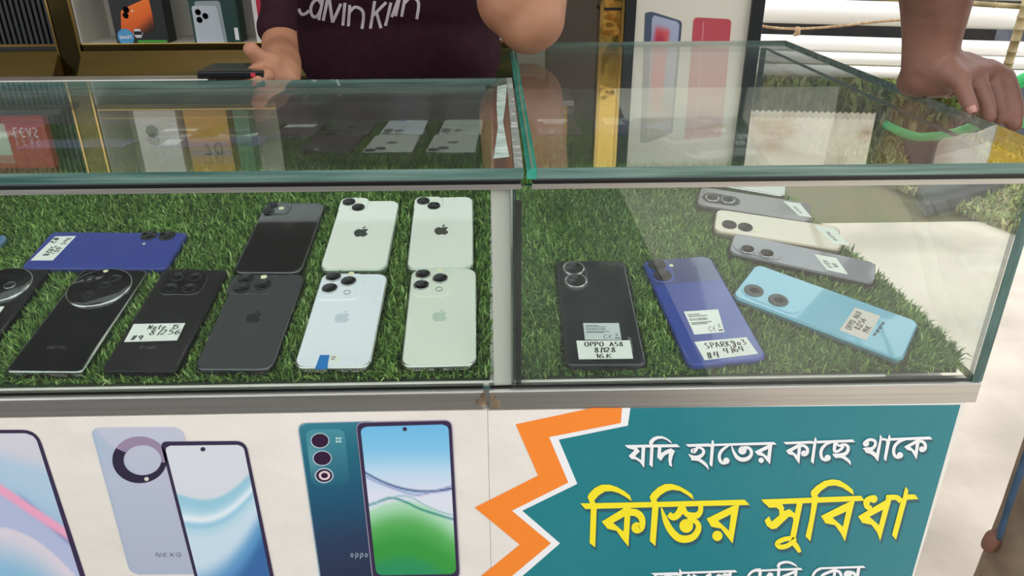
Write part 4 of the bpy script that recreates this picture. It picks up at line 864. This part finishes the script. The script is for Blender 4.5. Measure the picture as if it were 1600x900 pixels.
on_box(orr, -.07, -.005, .02, .09, mat('pale_green_panel', (196, 214, 190), .4)); tx = MB(); write(tx, 'LEAS', lambda p: (p[0], -.0009, -p[1]), .01, -.03, .02, .014, .003); tx.build('printed_text', M['print_white'], orr, True)

# gold pillar, black posts and the tall poster board right of the seller
YP = 1.74
xa, xb = at(938, 30, YP)[0], at(974, 30, YP)[0]
gp = thing('gold_pillar', 'gold mirror pillar between the grey wall and the black framed board', 'pillar', ((xa+xb)/2, YP+.03, ZG)); MB().box((xa, YP, ZG), (xb, YP+.06, 1.5)).build('pillar_body', M['gold_wavy'], gp, bevel=.002)
MB().box((xa-.001, YP-.003, at(950, 14, YP)[2]-.003), (xb+.001, YP+.061, at(950, 14, YP)[2]+.003)).build('dark_joint', M['rubber'], gp)
MB().box((xa-.0015, YP-.006, ZG), (xa+.006, YP, 1.5)).build('gold_bead', M['gold'], gp); MB().box((xb-.006, YP-.006, ZG), (xb+.001, YP, 1.5)).build('gold_bead', M['gold'], gp)
xb0, xb1, xb2, xb3 = [at(x, 30, YP)[0] for x in (975, 992, 1171, 1190)]
bd = thing('poster_board', 'tall black framed white board with a blue and a red phone printed on it', 'poster', ((xb0+xb3)/2, YP, ZG))
MB().box((xb0, YP-.012, ZG), (xb1, YP+.03, 1.2)).build('frame_post', M['black_frame'], bd, bevel=.001); MB().box((xb2, YP-.012, ZG), (xb3, YP+.03, 1.2)).build('frame_post', M['black_frame'], bd, bevel=.001)
pnl = MB().box((xb1, YP, ZG), (xb2, YP+.012, 1.2)).build('poster_panel', mat('cream_white_poster', (214, 208, 192), .45), bd)
YQ = YP-.0006
flat('printed_phone_edge', [rpoly([(1008, 20), (1018, 18), (1066, 33), (1051, 208), (1009, 224), (1000, 222)], [3, 5, 6, 6, 5, 3])], mat('printed_blue_grey_edge', (70, 84, 104), .4), pnl, YQ)
qp = [(1019, 23), (1062, 35), (1047, 204), (1010, 218)]
def cph(u, v):
    c = mix((168, 172, 196), (120, 134, 168), v); dd = abs(u-.45+.12*math.sin(v*3)); c = mix(c, (206, 92, 96), (1-sst(.18, .34, dd))*sst(.06, .12, v)*(1-sst(.74, .85, v))); c = mix(c, (168, 40, 70), math.exp(-((u-.32)/.2)**2-((v-.2)/.07)**2)*.85); return mix(c, (176, 110, 90), sst(.6, .75, v)*.4)
art_grid('printed_phone_screen', qp, 20, 40, cph, P3(YQ-.0004), M['art'], pnl, .08, 2)
flat('printed_phone_back', [rpoly([(1084, 27), (1143, 30), (1128, 214), (1069, 218)], 7)], mat('printed_red_back', (186, 74, 84), .4), pnl, YQ)
flat('printed_gloss_line', [[(1098, 34), (1100.5, 34), (1087, 214), (1084.5, 214)]], mat('printed_pink_line', (206, 120, 124), .4), pnl, YQ-.0004)

# black phone lying on the rear rail of the left counter
a = atz(326, 124, ZT+.002); b = atz(392, 124, ZT+.002)
dv = thing('smartphone', 'black phone lying face down on the rear rail near the seller\'s hand', 'phone', ((a[0]+b[0])/2, YB+.02, ZT+.001))
MB().box((-.045, -.014, 0), (.04, .05, .009)).build('frame', fr_black, dv, True, bevel=.002); MB().box((-.043, -.012, .009), (.038, .048, .0095)).build('back_panel', bk_black2, dv, True); MB().box((.024, -.0145, .002), (.030, -.013, .007)).build('red_button', mat('red_key', (170, 20, 40), .4), dv, True)

# ================================================================== PEOPLE
def capsules(chains, voxel, name, m, parent=None, smooth=6, disp=None, local_off=None):
    bm = bmesh.new()
    for pts, rad in chains:
        P_ = [Vector([float(c) for c in p]) for p in pts]; R_ = rad if hasattr(rad, '__len__') else [rad]*len(P_)
        for p, r in zip(P_, R_): bmesh.ops.create_icosphere(bm, subdivisions=3, radius=r, matrix=Matrix.Translation(p))
        for i in range(len(P_)-1):
            d = P_[i+1]-P_[i]; L = d.length
            if L < 1e-5: continue
            mt = Matrix.Translation((P_[i]+P_[i+1])/2) @ d.to_track_quat('Z', 'Y').to_matrix().to_4x4()
            bmesh.ops.create_cone(bm, cap_ends=True, segments=24, radius1=R_[i]*.995, radius2=R_[i+1]*.995, depth=L, matrix=mt)
    me = bpy.data.meshes.new('tmp'); bm.to_mesh(me); bm.free(); t = bpy.data.objects.new('tmp', me); COL.objects.link(t)
    md = t.modifiers.new('r', 'REMESH'); md.mode = 'VOXEL'; md.voxel_size = voxel; md.use_smooth_shade = True
    ms = t.modifiers.new('s', 'SMOOTH'); ms.factor = .5; ms.iterations = smooth
    dg = bpy.context.evaluated_depsgraph_get(); me2 = bpy.data.meshes.new_from_object(t.evaluated_get(dg)); me2.name = name
    bpy.data.objects.remove(t); bpy.data.meshes.remove(me)
    off = wloc(parent) if parent else Vector((0, 0, 0))
    if disp:
        nm = [v.normal.copy() for v in me2.vertices]
        for v, n_ in zip(me2.vertices, nm): v.co += n_*disp(v.co)
    for v in me2.vertices: v.co -= off
    me2.materials.clear(); me2.materials.append(m)
    for p in me2.polygons: p.use_smooth = True; p.material_index = 0
    o = bpy.data.objects.new(name, me2); COL.objects.link(o)
    if parent: o.parent = parent
    return o
A3 = lambda px, py, Y: at(px, py, Y)
# ---- seller behind the counter
YT = 1.48; tc = at(622, 60, YT)[0]
SE = thing('person', 'seller in a maroon T-shirt leaning one elbow on the counter behind the glass', 'person', (tc, YT, ZG))
zc = .2
# torso leaning slightly forward, sitting on a stool behind the counter
def torso(rad_add, z0, z1):
    ch = []
    for z, hw, r in ((-.28, .085, .12), (-.16, .085, .122), (-.04, .083, .122), (.08, .080, .120), (.20, .076, .116), (.30, .090, .116), (.40, .100, .114), (.50, .115, .105), (.58, .115, .085)):
        if z0 <= z <= z1: ch.append(([(tc-hw, YT+.02, z), (tc+hw, YT+.02, z)], r+rad_add))
    return ch
shR = np.array([tc-.178, YT, .58]); elR = A3(438, 84, 1.20); wrR = A3(444, 116, 1.075); hdR = A3(418, 106, 1.06)
shL = np.array([tc+.21, YT-.01, .57]); elL = A3(826, 47, 1.15); elL[2] = max(elL[2], ZT+.052)
wrL = A3(872, -170, 1.22); hdL = np.array([tc+.10, YT-.05, .74])
body = torso(-.014, -.3, .6)
body += [([(tc, YT+.01, .60), (tc, YT-.02, .70)], [.065, .058]), ([(tc+.005, YT-.035, .755), (tc+.005, YT-.04, .83)], [.078, .092]), ([(tc+.005, YT-.07, .735), (tc+.005, YT-.10, .715)], [.055, .03]), ([(tc+.005, YT-.128, .79), (tc+.005, YT-.142, .765)], [.012, .016])]
body += [([(tc-.085, YT-.04, .77), (tc-.09, YT-.035, .80)], .018), ([(tc+.095, YT-.04, .77), (tc+.10, YT-.035, .80)], .018)]
body += [([shR, A3(436, 28, 1.265), elR, (elR+wrR)/2, wrR], [.04, .025, .028, .0275, .023])]
# right hand, palm to the viewer, thumb up
body += [([wrR, A3(434, 112, 1.06), A3(416, 107, 1.045)], [.023, .0195, .0165]), ([A3(448, 124, 1.06), A3(424, 120, 1.045), A3(404, 115, 1.035)], [.018, .017, .0115])]
body += [([A3(424, 100, 1.05), A3(411, 94, 1.042), A3(401, 87, 1.036), A3(392, 77, 1.03)], [.0165, .0125, .0108, .0104])]
for k, (dx, dy) in enumerate(((0, 0), (3, 4), (7, 7), (11, 9))):
    body += [([A3(406+dx, 112+dy*.6, 1.04-.006*k), A3(394+dx, 115+dy, 1.03-.006*k), A3(386+dx*1.1, 119+dy, 1.032-.006*k), A3(384+dx*1.2, 126+dy*.6, 1.04-.006*k)], [.0105, .0092, .0085, .0075])]
# left arm, elbow down on the glass, hand raised to the chin
body += [([shL, (shL+elL)/2+np.array([-.005, 0, 0]), elL+np.array([-.02, .01, .03]), elL], [.062, .060, .055, .046]), ([elL+np.array([.006, -.002, .004]), (elL*.55+wrL*.45), wrL], [.046, .042, .030])]
hb = wrL+np.array([-.03, -.01, .05]); body += [([wrL, hb, hb+np.array([-.035, -.005, .02])], [.028, .027, .022])]
for k in range(4):
    s0 = hb+np.array([-.035, -.02+.014*k, .02]); body += [([s0, s0+np.array([-.035, .0, .012]), s0+np.array([-.055, 0, -.012])], [.0105, .0092, .008])]
body += [([hb+np.array([-.01, -.02, -.01]), hb+np.array([-.04, -.035, .0]), hb+np.array([-.062, -.038, .012])], [.013, .011, .0095])]
# legs, seated on a stool
for sx in (-1, 1): body += [([(tc+sx*.085, YT+.02, -.28), (tc+sx*.12, YT-.10, -.32), (tc+sx*.11, YT-.12, -.50), (tc+sx*.11, YT-.06, -.755), (tc+sx*.12, YT-.14, -.765)], [.085, .065, .052, .038, .034])]
bo = capsules(body, .0036, 'body', M['skin_a'], SE, 4)
def folds(co):
    x, z = co.x-tc, co.z
    return .004*math.sin(26*(z*.9+x*.8)+3*noise.noise(Vector((x*6, z*6, 1))))*min(1, max(0, (.42-z)*4)) + .004*noise.noise(Vector((x*11, co.y*8, z*11)))
cl = torso(0, -.2, .6) + [([shR, shR*.4+A3(437, 26, 1.27)*.6, A3(437, 20, 1.25), A3(433, 42, 1.235)], [.064, .038, .031, .034]), ([shL, shL*.62+elL*.38], [.080, .078]), ([(tc-.1, YT+.01, .56), shR], [.08, .078]), ([(tc+.1, YT+.01, .56), shL], [.08, .08])]
so = capsules(cl, .006, 't_shirt', M['shirt'], SE, 8, folds)
capsules([([(tc-.085, YT+.02, -.24), (tc+.085, YT+.02, -.24)], .13)]+[([(tc+sx*.085, YT+.02, -.28), (tc+sx*.12, YT-.10, -.32), (tc+sx*.11, YT-.12, -.50), (tc+sx*.11, YT-.07, -.72)], [.095, .08, .068, .055]) for sx in (-1, 1)], .008, 'trousers', M['shirt_blue'], SE)
capsules([([(tc+.005, YT-.02, .85), (tc+.005, YT+.015, .82)], [.092, .088]), ([(tc+.005, YT-.09, .875)], [.05])], .006, 'hair', M['hair'], SE)
eyes = MB()
for sx in (-1, 1): eyes.tube([(tc+.005+sx*.033, YT-.124, .80), (tc+.005+sx*.033, YT-.130, .80)], .010, 12)
eyes.build('eyes', M['lens'], SE)
# printed lettering pressed onto the shirt
bpy.context.view_layer.update()
vs = [v.co+wloc(SE) for v in so.data.vertices]; bvh = BVHTree.FromPolygons(vs, [tuple(p.vertices) for p in so.data.polygons])
tp = MB(); 
def on_shirt(p):
    px, py = 380+p[0]/5.33, p[1]/5.33; d = Vector(ray(px, py)).normalized(); h = bvh.ray_cast(Vector(CAM), d)
    if h[0] is None or h[0].y < 1.28: return None
    return np.array(h[0]+h[1].normalized()*.0012)
CK = [[(550, 85), (530, 108), (490, 115), (465, 60), (468, -10), (500, -55), (530, -60)], [(650, 30), (625, -5), (585, 20), (565, 80), (585, 135), (620, 130), (648, 80)], [(672, -40), (632, 165)], [(722, -90), (668, 170)], [(720, 0), (745, 185)], [(745, 185), (815, 30)], [(848, 22), (830, 212)], [(852, -22), (851, -10)], [(888, 40), (876, 218)], [(886, 100), (930, 58), (985, 78), (1003, 130), (990, 240)], [(1096, 8), (1060, 238)], [(1192, 18), (1085, 125)], [(1112, 105), (1148, 235)], [(1232, 20), (1185, 215)], [(1290, 0), (1238, 140)], [(1302, -10), (1270, 132)], [(1347, -10), (1320, 137)], [(1345, 25), (1390, -18), (1440, -10), (1462, 40), (1446, 157)]]
for st in CK:
    pts = st if len(st) > 2 else [tuple(np.array(st[0])*(1-t)+np.array(st[1])*t) for t in np.linspace(0, 1, 6)]
    L, R = ribbon2d(pts, 25); LL = [on_shirt(p) for p in L]; RR = [on_shirt(p) for p in R]
    for i in range(len(L)-1):
        q = (LL[i], LL[i+1], RR[i+1], RR[i])
        if all(k is not None for k in q): tp.add(q, [(0, 1, 2, 3)])
if tp.v:
    tpo = tp.build('shirt_lettering', M['shirt_print'], SE); tpo.parent = so; tpo.location = (0, 0, 0)

# ---- customer leaning a hand on the right edge of the glass
CU = thing('person', 'customer in brown trousers pressing a bare dark arm and hand on the glass edge', 'person', (.80, .80, ZG))
wr_ = A3(1452, 96, .875)
arm = [([A3(1462, -260, .83), A3(1463, -90, .86), A3(1463, 0, .872), A3(1456, 62, .876), wr_], [.050, .043, .0365, .0305, .029])]
arm += [([wr_, A3(1440, 118, .878), A3(1426, 127, .885)], [.028, .0235, .0175]), ([A3(1440, 122, .875), A3(1470, 128, .862)], [.022, .018])]
K = [A3(1497, 124, .835), A3(1520, 116, .85), A3(1543, 112, .862), A3(1566, 122, .862)]
for k in K: arm += [([A3(1448, 108, .875), (np.array(k)*.6+np.array(wr_)*.4), k], [.022, .0175, .0125])]
arm += [([K[0], K[1], K[2], K[3]], [.012, .014, .0145, .013])]
fing = [[K[0], A3(1506, 143, .822), A3(1513, 160, .812), A3(1519, 172, .806)], [K[1], A3(1532, 142, .835), A3(1541, 164, .825), A3(1544, 182, .820)], [K[2], A3(1553, 142, .85), A3(1560, 165, .842), A3(1562, 184, .838)], [K[3], A3(1577, 145, .85), A3(1583, 170, .842), A3(1584, 194, .836)]]
for f, s_ in zip(fing, (.86, 1, 1, 1.08)): arm += [(f, [.0125*s_, .0108*s_, .0100*s_, .0088*s_])]
arm += [([A3(1440, 118, .90), A3(1462, 130, .925), A3(1484, 140, .93)], [.017, .0125, .0105])]            # thumb on the far side, flat on the glass
sh = np.array([.74, .82, .60]); el = A3(1462, -260, .83)
arm += [([el, (el+sh)/2, sh], [.050, .056, .066])]
cx = .93
for z, hw, r in ((.02, .08, .115), (.16, .085, .115), (.30, .09, .118), (.44, .10, .115), (.56, .11, .10)): arm += [([(cx-hw, .80, z), (cx+hw, .80, z)], r-.012)]
arm += [([(cx, .80, .62), (cx, .79, .72)], [.06, .055]), ([(cx, .785, .78), (cx, .78, .86)], [.078, .090]), ([(cx, .74, .76), (cx, .70, .74)], [.05, .03]), ([(cx, .682, .81), (cx, .67, .785)], [.012, .015])]
oh = np.array([1.07, .80, .56]); arm += [([oh, (1.11, .80, .28), (1.06, .74, .05)], [.062, .048, .036])]
# other hand hangs behind the near thigh, one fingertip showing
hw_ = A3(1618, 824, .80); arm += [([(oh*.0+np.array([1.06, .74, .05])), np.array([.96, .90, -.06]), np.array([.88, .90, -.20]), hw_], [.036, .034, .030, .025])]
for k in range(4): arm += [([hw_, hw_+np.array([-.004-.004*k, .012*k-.02, -.04]), hw_+np.array([-.006-.005*k, .012*k-.02, -.072])], [.014, .0105, .0088])]
ft = A3(1546, 852, .735); arm += [([hw_, (hw_+ft)/2+np.array([.004, 0, .01]), ft+np.array([.002, 0, .012]), ft], [.016, .0125, .011, .0105])]
for sx, x in ((-1, .0), (1, .22)):
    arm += [([(.745+x, .745, -.12), (.74+x, .745, -.40), (.73+x, .76, -.74), (.73+x, .68, -.765)], [.055, .046, .036, .032])]
arm += [([(cx-.17, .76, -.10), (cx+.02, .80, -.02), (cx-.0, .80, .05)], [.06, .10, .10])]
capsules(arm, .0036, 'body', M['skin_b'], CU, 4)
xl = at(1560, 810, .70)[0]+.036
capsules([([(xl+.095, .715, .0), (xl+.092, .715, -.12), (xl+.086, .715, -.28), (xl+.075, .725, -.45), (xl+.065, .74, -.72)], [.095, .092, .086, .075, .064]), ([(xl+.31, .79, .0), (xl+.30, .79, -.28), (xl+.28, .79, -.72)], [.1, .085, .062]), ([(xl+.12, .76, .0), (xl+.29, .79, .0)], [.10, .11])], .007, 'trousers', M['trouser'], CU, 6)
capsules([([(cx-.09, .80, .0), (cx+.09, .80, .0)], .125), ([(cx-.095, .80, .16), (cx+.095, .80, .16)], .122), ([(cx-.1, .80, .3), (cx+.1, .80, .3)], .122), ([(cx-.11, .80, .44), (cx+.11, .80, .44)], .12), ([(cx-.12, .80, .56), (cx+.12, .80, .56)], .105), ([sh, sh*.5+el*.5], [.085, .08]), ([oh, (1.10, .80, .36)], [.085, .075])], .008, 'shirt', M['shirt_blue'], CU, 6)
# shirt hem hanging along the thigh
hem = MB(); P0 = [at(1611, 690, .70), at(1595, 735, .70), at(1581, 775, .702), at(1571, 806, .704), at(1564, 830, .706), at(1561, 842, .708)]
hem.tube(P0, [.0042, .0042, .004, .0036, .0042, .003], 10); hem.build('shirt_hem', M['shirt_blue'], CU)
capsules([([(cx, .80, .885), (cx, .83, .85)], [.09, .085])], .006, 'hair', M['hair'], CU)
nl = MB(); fq = fing[0]; tdir = np.array(fq[3])-np.array(fq[2]); tdir /= np.linalg.norm(tdir); vw = CAM-np.array(fq[3]); vw = vw-tdir*(vw@tdir); vw /= np.linalg.norm(vw); sd = np.cross(tdir, vw)
nc = np.array(fq[3])-tdir*.001+vw*.0074
rows = []
for i in range(5):
    for j in range(5):
        u, v = (i-2)/2., (j-2)/2.; rows.append(nc+sd*u*.0046*(1-.25*max(v, 0)**2)+tdir*v*.0056-vw*(.0018*u*u+.0005*v*v))
nl.add(rows, [(i*5+j, i*5+j+1, (i+1)*5+j+1, (i+1)*5+j) for i in range(4) for j in range(4)], 0, True); nl.build('finger_nail', M['nail'], CU)

# ================================================================== STREET SIDE
def lay_pipe(pxa, pya, pxb, pyb, Y, hpx, label):
    a, b = at(pxa, pya, Y), at(pxb, pyb, Y); d = b-a; a = a-d*.25; b = b+d*.35
    r = hpx/2*(np.linalg.norm((at(1400, 60, Y)-CAM)@RM.T[:, 2:3]))/F
    c = (a+b)/2; o = thing('white_pipe', label, 'pipe', c, 'white pipes on the rack'); mb = MB()
    mb.tube([a, b], r, 28, 0, False); mb.tube([a, b], r*.9, 28, 0, False); mb.build('pipe_body', M['pipe'], o); n = (b-a)/np.linalg.norm(b-a)
    mb = MB(); mb.tube([b-n*.12, b], r*1.05, 28); mb.build('pipe_socket', M['pipe'], o); return o
lay_pipe(1190, 16, 1600, 28, 4.0, 36, 'thick white plastic pipe on top of the rack')
lay_pipe(1190, 66, 1600, 78, 3.95, 25, 'white plastic pipe below the dark gap, second from the top')
lay_pipe(1190, 88, 1600, 99, 3.9, 18.5, 'white plastic pipe third from the top of the rack')
lay_pipe(1190, 108, 1600, 119, 3.88, 18.5, 'lowest white plastic pipe on the rack')
lay_pipe(1190, -26, 1600, -14, 4.1, 30, 'white plastic pipe lying behind the topmost one')
rk = thing('pipe_rack', 'wooden rack carrying the white pipes', 'rack', (2.0, 4.05, ZG)); 
for xx in (1.15, 3.4):
    for yy in (3.78, 4.25): MB().box((xx, yy, ZG), (xx+.05, yy+.04, .45)).build('rack_post', M['bamboo'], rk)
def bam(pxa, pya, pxb, pyb, Ya, Yb, r, label):
    a, b = at(pxa, pya, Ya), at(pxb, pyb, Yb); o = thing('bamboo_pole', label, 'pole', (a+b)/2); n = 9; mb = MB(); pts = [a+(b-a)*t for t in np.linspace(0, 1, n)]
    P_, R_ = [], []
    for i, p in enumerate(pts):
        P_.append(p); R_.append(r)
        if i < n-1: P_ += [p+(pts[i+1]-p)*.93, p+(pts[i+1]-p)*.965]; R_ += [r, r*1.2]
    mb.tube(P_, R_, 12); mb.build('pole_stem', M['bamboo'], o)
bam(1300, -8, 1640, 13, 3.6, 3.6, .012, 'horizontal bamboo pole above the white pipes')
bam(1608, -10, 1566, 132, 3.55, 3.6, .019, 'slanting bamboo pole crossing the white pipes')
g = thing('concrete_post', 'grey concrete post at the right behind the bamboo', 'post', at(1605, 300, 4.4)*np.array([1, 1, 0])+np.array([0, 0, ZG])); a = at(1592, 90, 4.4)
MB().box((a[0]-.04, 4.36, ZG), (a[0]+.22, 4.6, at(1592, 40, 4.4)[2])).build('post_body', M['grey_post'], g)
ro = MB(); ro.tube(smooth_line([at(1180, 38, 3.7), at(1205, 43, 3.7), at(1250, 45, 3.7), at(1310, 41, 3.7), at(1370, 34, 3.7), at(1430, 30, 3.7)], 5), .006, 8); o = thing('rope', 'tan rope with a knot tied across the dark gap', 'rope', at(1300, 41, 3.7)); ro.build('cord', M['rope'], o)
capsules([([at(1246, 46, 3.69), at(1247, 52, 3.69)], [.014, .011]), ([at(1242, 54, 3.69)], [.009])], .003, 'knot', M['rope'], o)
# green plastic hose coil
hs = thing('garden_hose', 'bright green plastic hose coiled at the right edge', 'hose', at(1615, 155, 2.2))
c = at(1618, 157, 2.2)
for k, (rr, dz) in enumerate(((.072, 0), (.058, -.012))):
    MB().tube([c+np.array([rr*math.cos(t), .03*math.sin(t*.5)+.02*k, rr*math.sin(t)+dz]) for t in np.linspace(0, 2*math.pi, 40)], .0125, 12, cap=False).build('hose_loop', M['hose'], hs)
MB().tube(smooth_line([c+np.array([-.07, 0, -.03]), at(1500, 205, 2.6), at(1440, 214, 2.8), at(1405, 205, 2.9), at(1385, 195, 3.0)], 8), .016, 12).build('hose_tail', M['hose'], hs)
# dark tarpaulin on the ground
TQ = [atz(x, y, ZG+.05) for x, y in ((1402, 205), (1486, 182), (1582, 290), (1446, 332))]
tq = [atz(x, y, ZG+.05) for x, y in ((1412, 216), (1478, 192), (1570, 288), (1446, 322))]
tp_ = thing('tarpaulin', 'dark folded tarpaulin lying on the ground outside, seen through the glass', 'tarpaulin', sum(tq)/4*np.array([1, 1, 0])+np.array([0, 0, ZG])); MB().prism([p-np.array([0, 0, .05]) for p in tq], (0, 0, .05)).build('folded_sheet', M['tarp'], tp_)
# weeds beyond the pavement
def weeds(n, f, h0, h1, name):
    pts = []
    while len(pts) < n:
        p = f();
        if p is not None: pts.append(p)
    B = np.array(pts); az = rng.uniform(0, 2*np.pi, n); h = rng.uniform(h0, h1, n); lean = np.abs(rng.normal(.5, .35, n)); D = np.c_[np.cos(az), np.sin(az), np.zeros(n)]; sd = np.c_[-np.sin(az), np.cos(az), np.zeros(n)]; wd = (h*.13)[:, None]
    up = np.array([0, 0, 1.]); mid = B+up*(h*.55*np.cos(lean*.6))[:, None]+D*(h*.55*np.sin(lean*.6))[:, None]; tip = mid+up*(h*.45*np.cos(lean*1.8))[:, None]+D*(h*.45*np.sin(lean*1.8))[:, None]
    V = np.stack([B-sd*wd*.5, B+sd*wd*.5, mid+sd*wd, mid-sd*wd, tip], 1).reshape(-1, 3); me = bpy.data.meshes.new(name); fs = []
    for i in range(n): k = i*5; fs += [(k, k+1, k+2, k+3), (k+3, k+2, k+4)]
    me.from_pydata([tuple(v) for v in V], [], fs); me.materials.append(M['leaf']); pal = np.array([lin(c) for c in ((138, 152, 84), (162, 168, 100), (112, 132, 70), (184, 178, 122), (150, 134, 96))]); cc = np.repeat(pal[rng.choice(5, n)], 5, 0)
    ca = me.color_attributes.new('Col', 'FLOAT_COLOR', 'POINT'); ca.data.foreach_set('color', np.c_[cc, np.ones(n*5)].astype(np.float32).ravel()); o = bpy.data.objects.new(name, me); COL.objects.link(o); return o
e0, e1 = atz(1350, 278, ZG), atz(1545, 352, ZG); dn = np.array([-(e1-e0)[1], (e1-e0)[0], 0]); dn /= np.linalg.norm(dn)
if dn[1] < 0: dn = -dn
def wp():
    t = random.uniform(-.9, 2.2); s_ = abs(random.gauss(0, .9)); p = e0+(e1-e0)*t+dn*s_
    if not (p[1] < 6.1 and p[0] > .7): return None
    ins = False; j = 3
    for i in range(4):
        a_, b_ = TQ[i]*1.0, TQ[j]; j = i
        if (a_[1] > p[1]) != (b_[1] > p[1]) and p[0] < (b_[0]-a_[0])*(p[1]-a_[1])/(b_[1]-a_[1])+a_[0]: ins = not ins
    return None if ins else p
tag(weeds(26000, wp, .02, .075, 'weeds'), 'low green weeds growing beyond the pavement edge', 'weeds', kind='stuff')
def bush_f():
    p = np.array([random.uniform(1.0, 3.6), random.uniform(4.5, 5.8), 0]); p[2] = ZG+random.random()**1.5*.28; return p
tag(weeds(9000, bush_f, .06, .16, 'bush'), 'rough bushes growing in front of the dark shed', 'bush', kind='stuff')
# cream awning sheets over the pavement, mirrored in the counter top
def mir(px, py, Y): p = at(px, py, Y); p[2] = 2*ZT-p[2]; return p
ya = 2.2; a, b = mir(1165, 171, ya), mir(1369, 176, ya); n = 44; pts = []
for i in range(n+1):
    t = i/n; p = a+(b-a)*t; pts.append((p[0], ya, p[2]+(0 if i % 2 == 0 else .006)))
top = a[2]+.75; pts += [(b[0], ya, top), (a[0], ya, top)]
aw = thing('awning', 'cream awning with scalloped edge and brown streaks, mirrored in the glass top', 'awning', ((a[0]+b[0])/2, ya, ZG)); MB().prism(pts, (0, .004, 0)).build('awning_sheet', M['awning'], aw)
ya = 1.9; q = [mir(x, y, ya) for x, y in ((1468, 212), (1490, 205), (1518, 203), (1545, 195), (1560, 190))]; pts = [(p[0], ya, p[2]) for p in q]+[(q[-1][0], ya, q[0][2]+.6), (q[0][0], ya, q[0][2]+.6)]
aw2 = thing('awning', 'cream and yellow printed awning sheet over the right end of the counter', 'awning', (q[2][0], ya, ZG)); MB().prism(pts, (0, .004, 0)).build('awning_sheet', M['awning'], aw2)
q2_ = [mir(x, y, ya) for x, y in ((1560, 190), (1610, 205), (1660, 222))]; pts = [(p[0], ya, p[2]) for p in q2_]+[(q2_[-1][0], ya, q[0][2]+.6), (q2_[0][0], ya, q[0][2]+.6)]; MB().prism(pts, (0, .004, 0)).build('yellow_sheet', M['awning_yellow'], aw2)

# ------------------------------------------------------------------ lift so the ground is z = 0
for o in COL.objects:
    if o.parent is None:
        mw = o.matrix_basis.copy(); mw.translation.z += LIFT; o.matrix_basis = mw
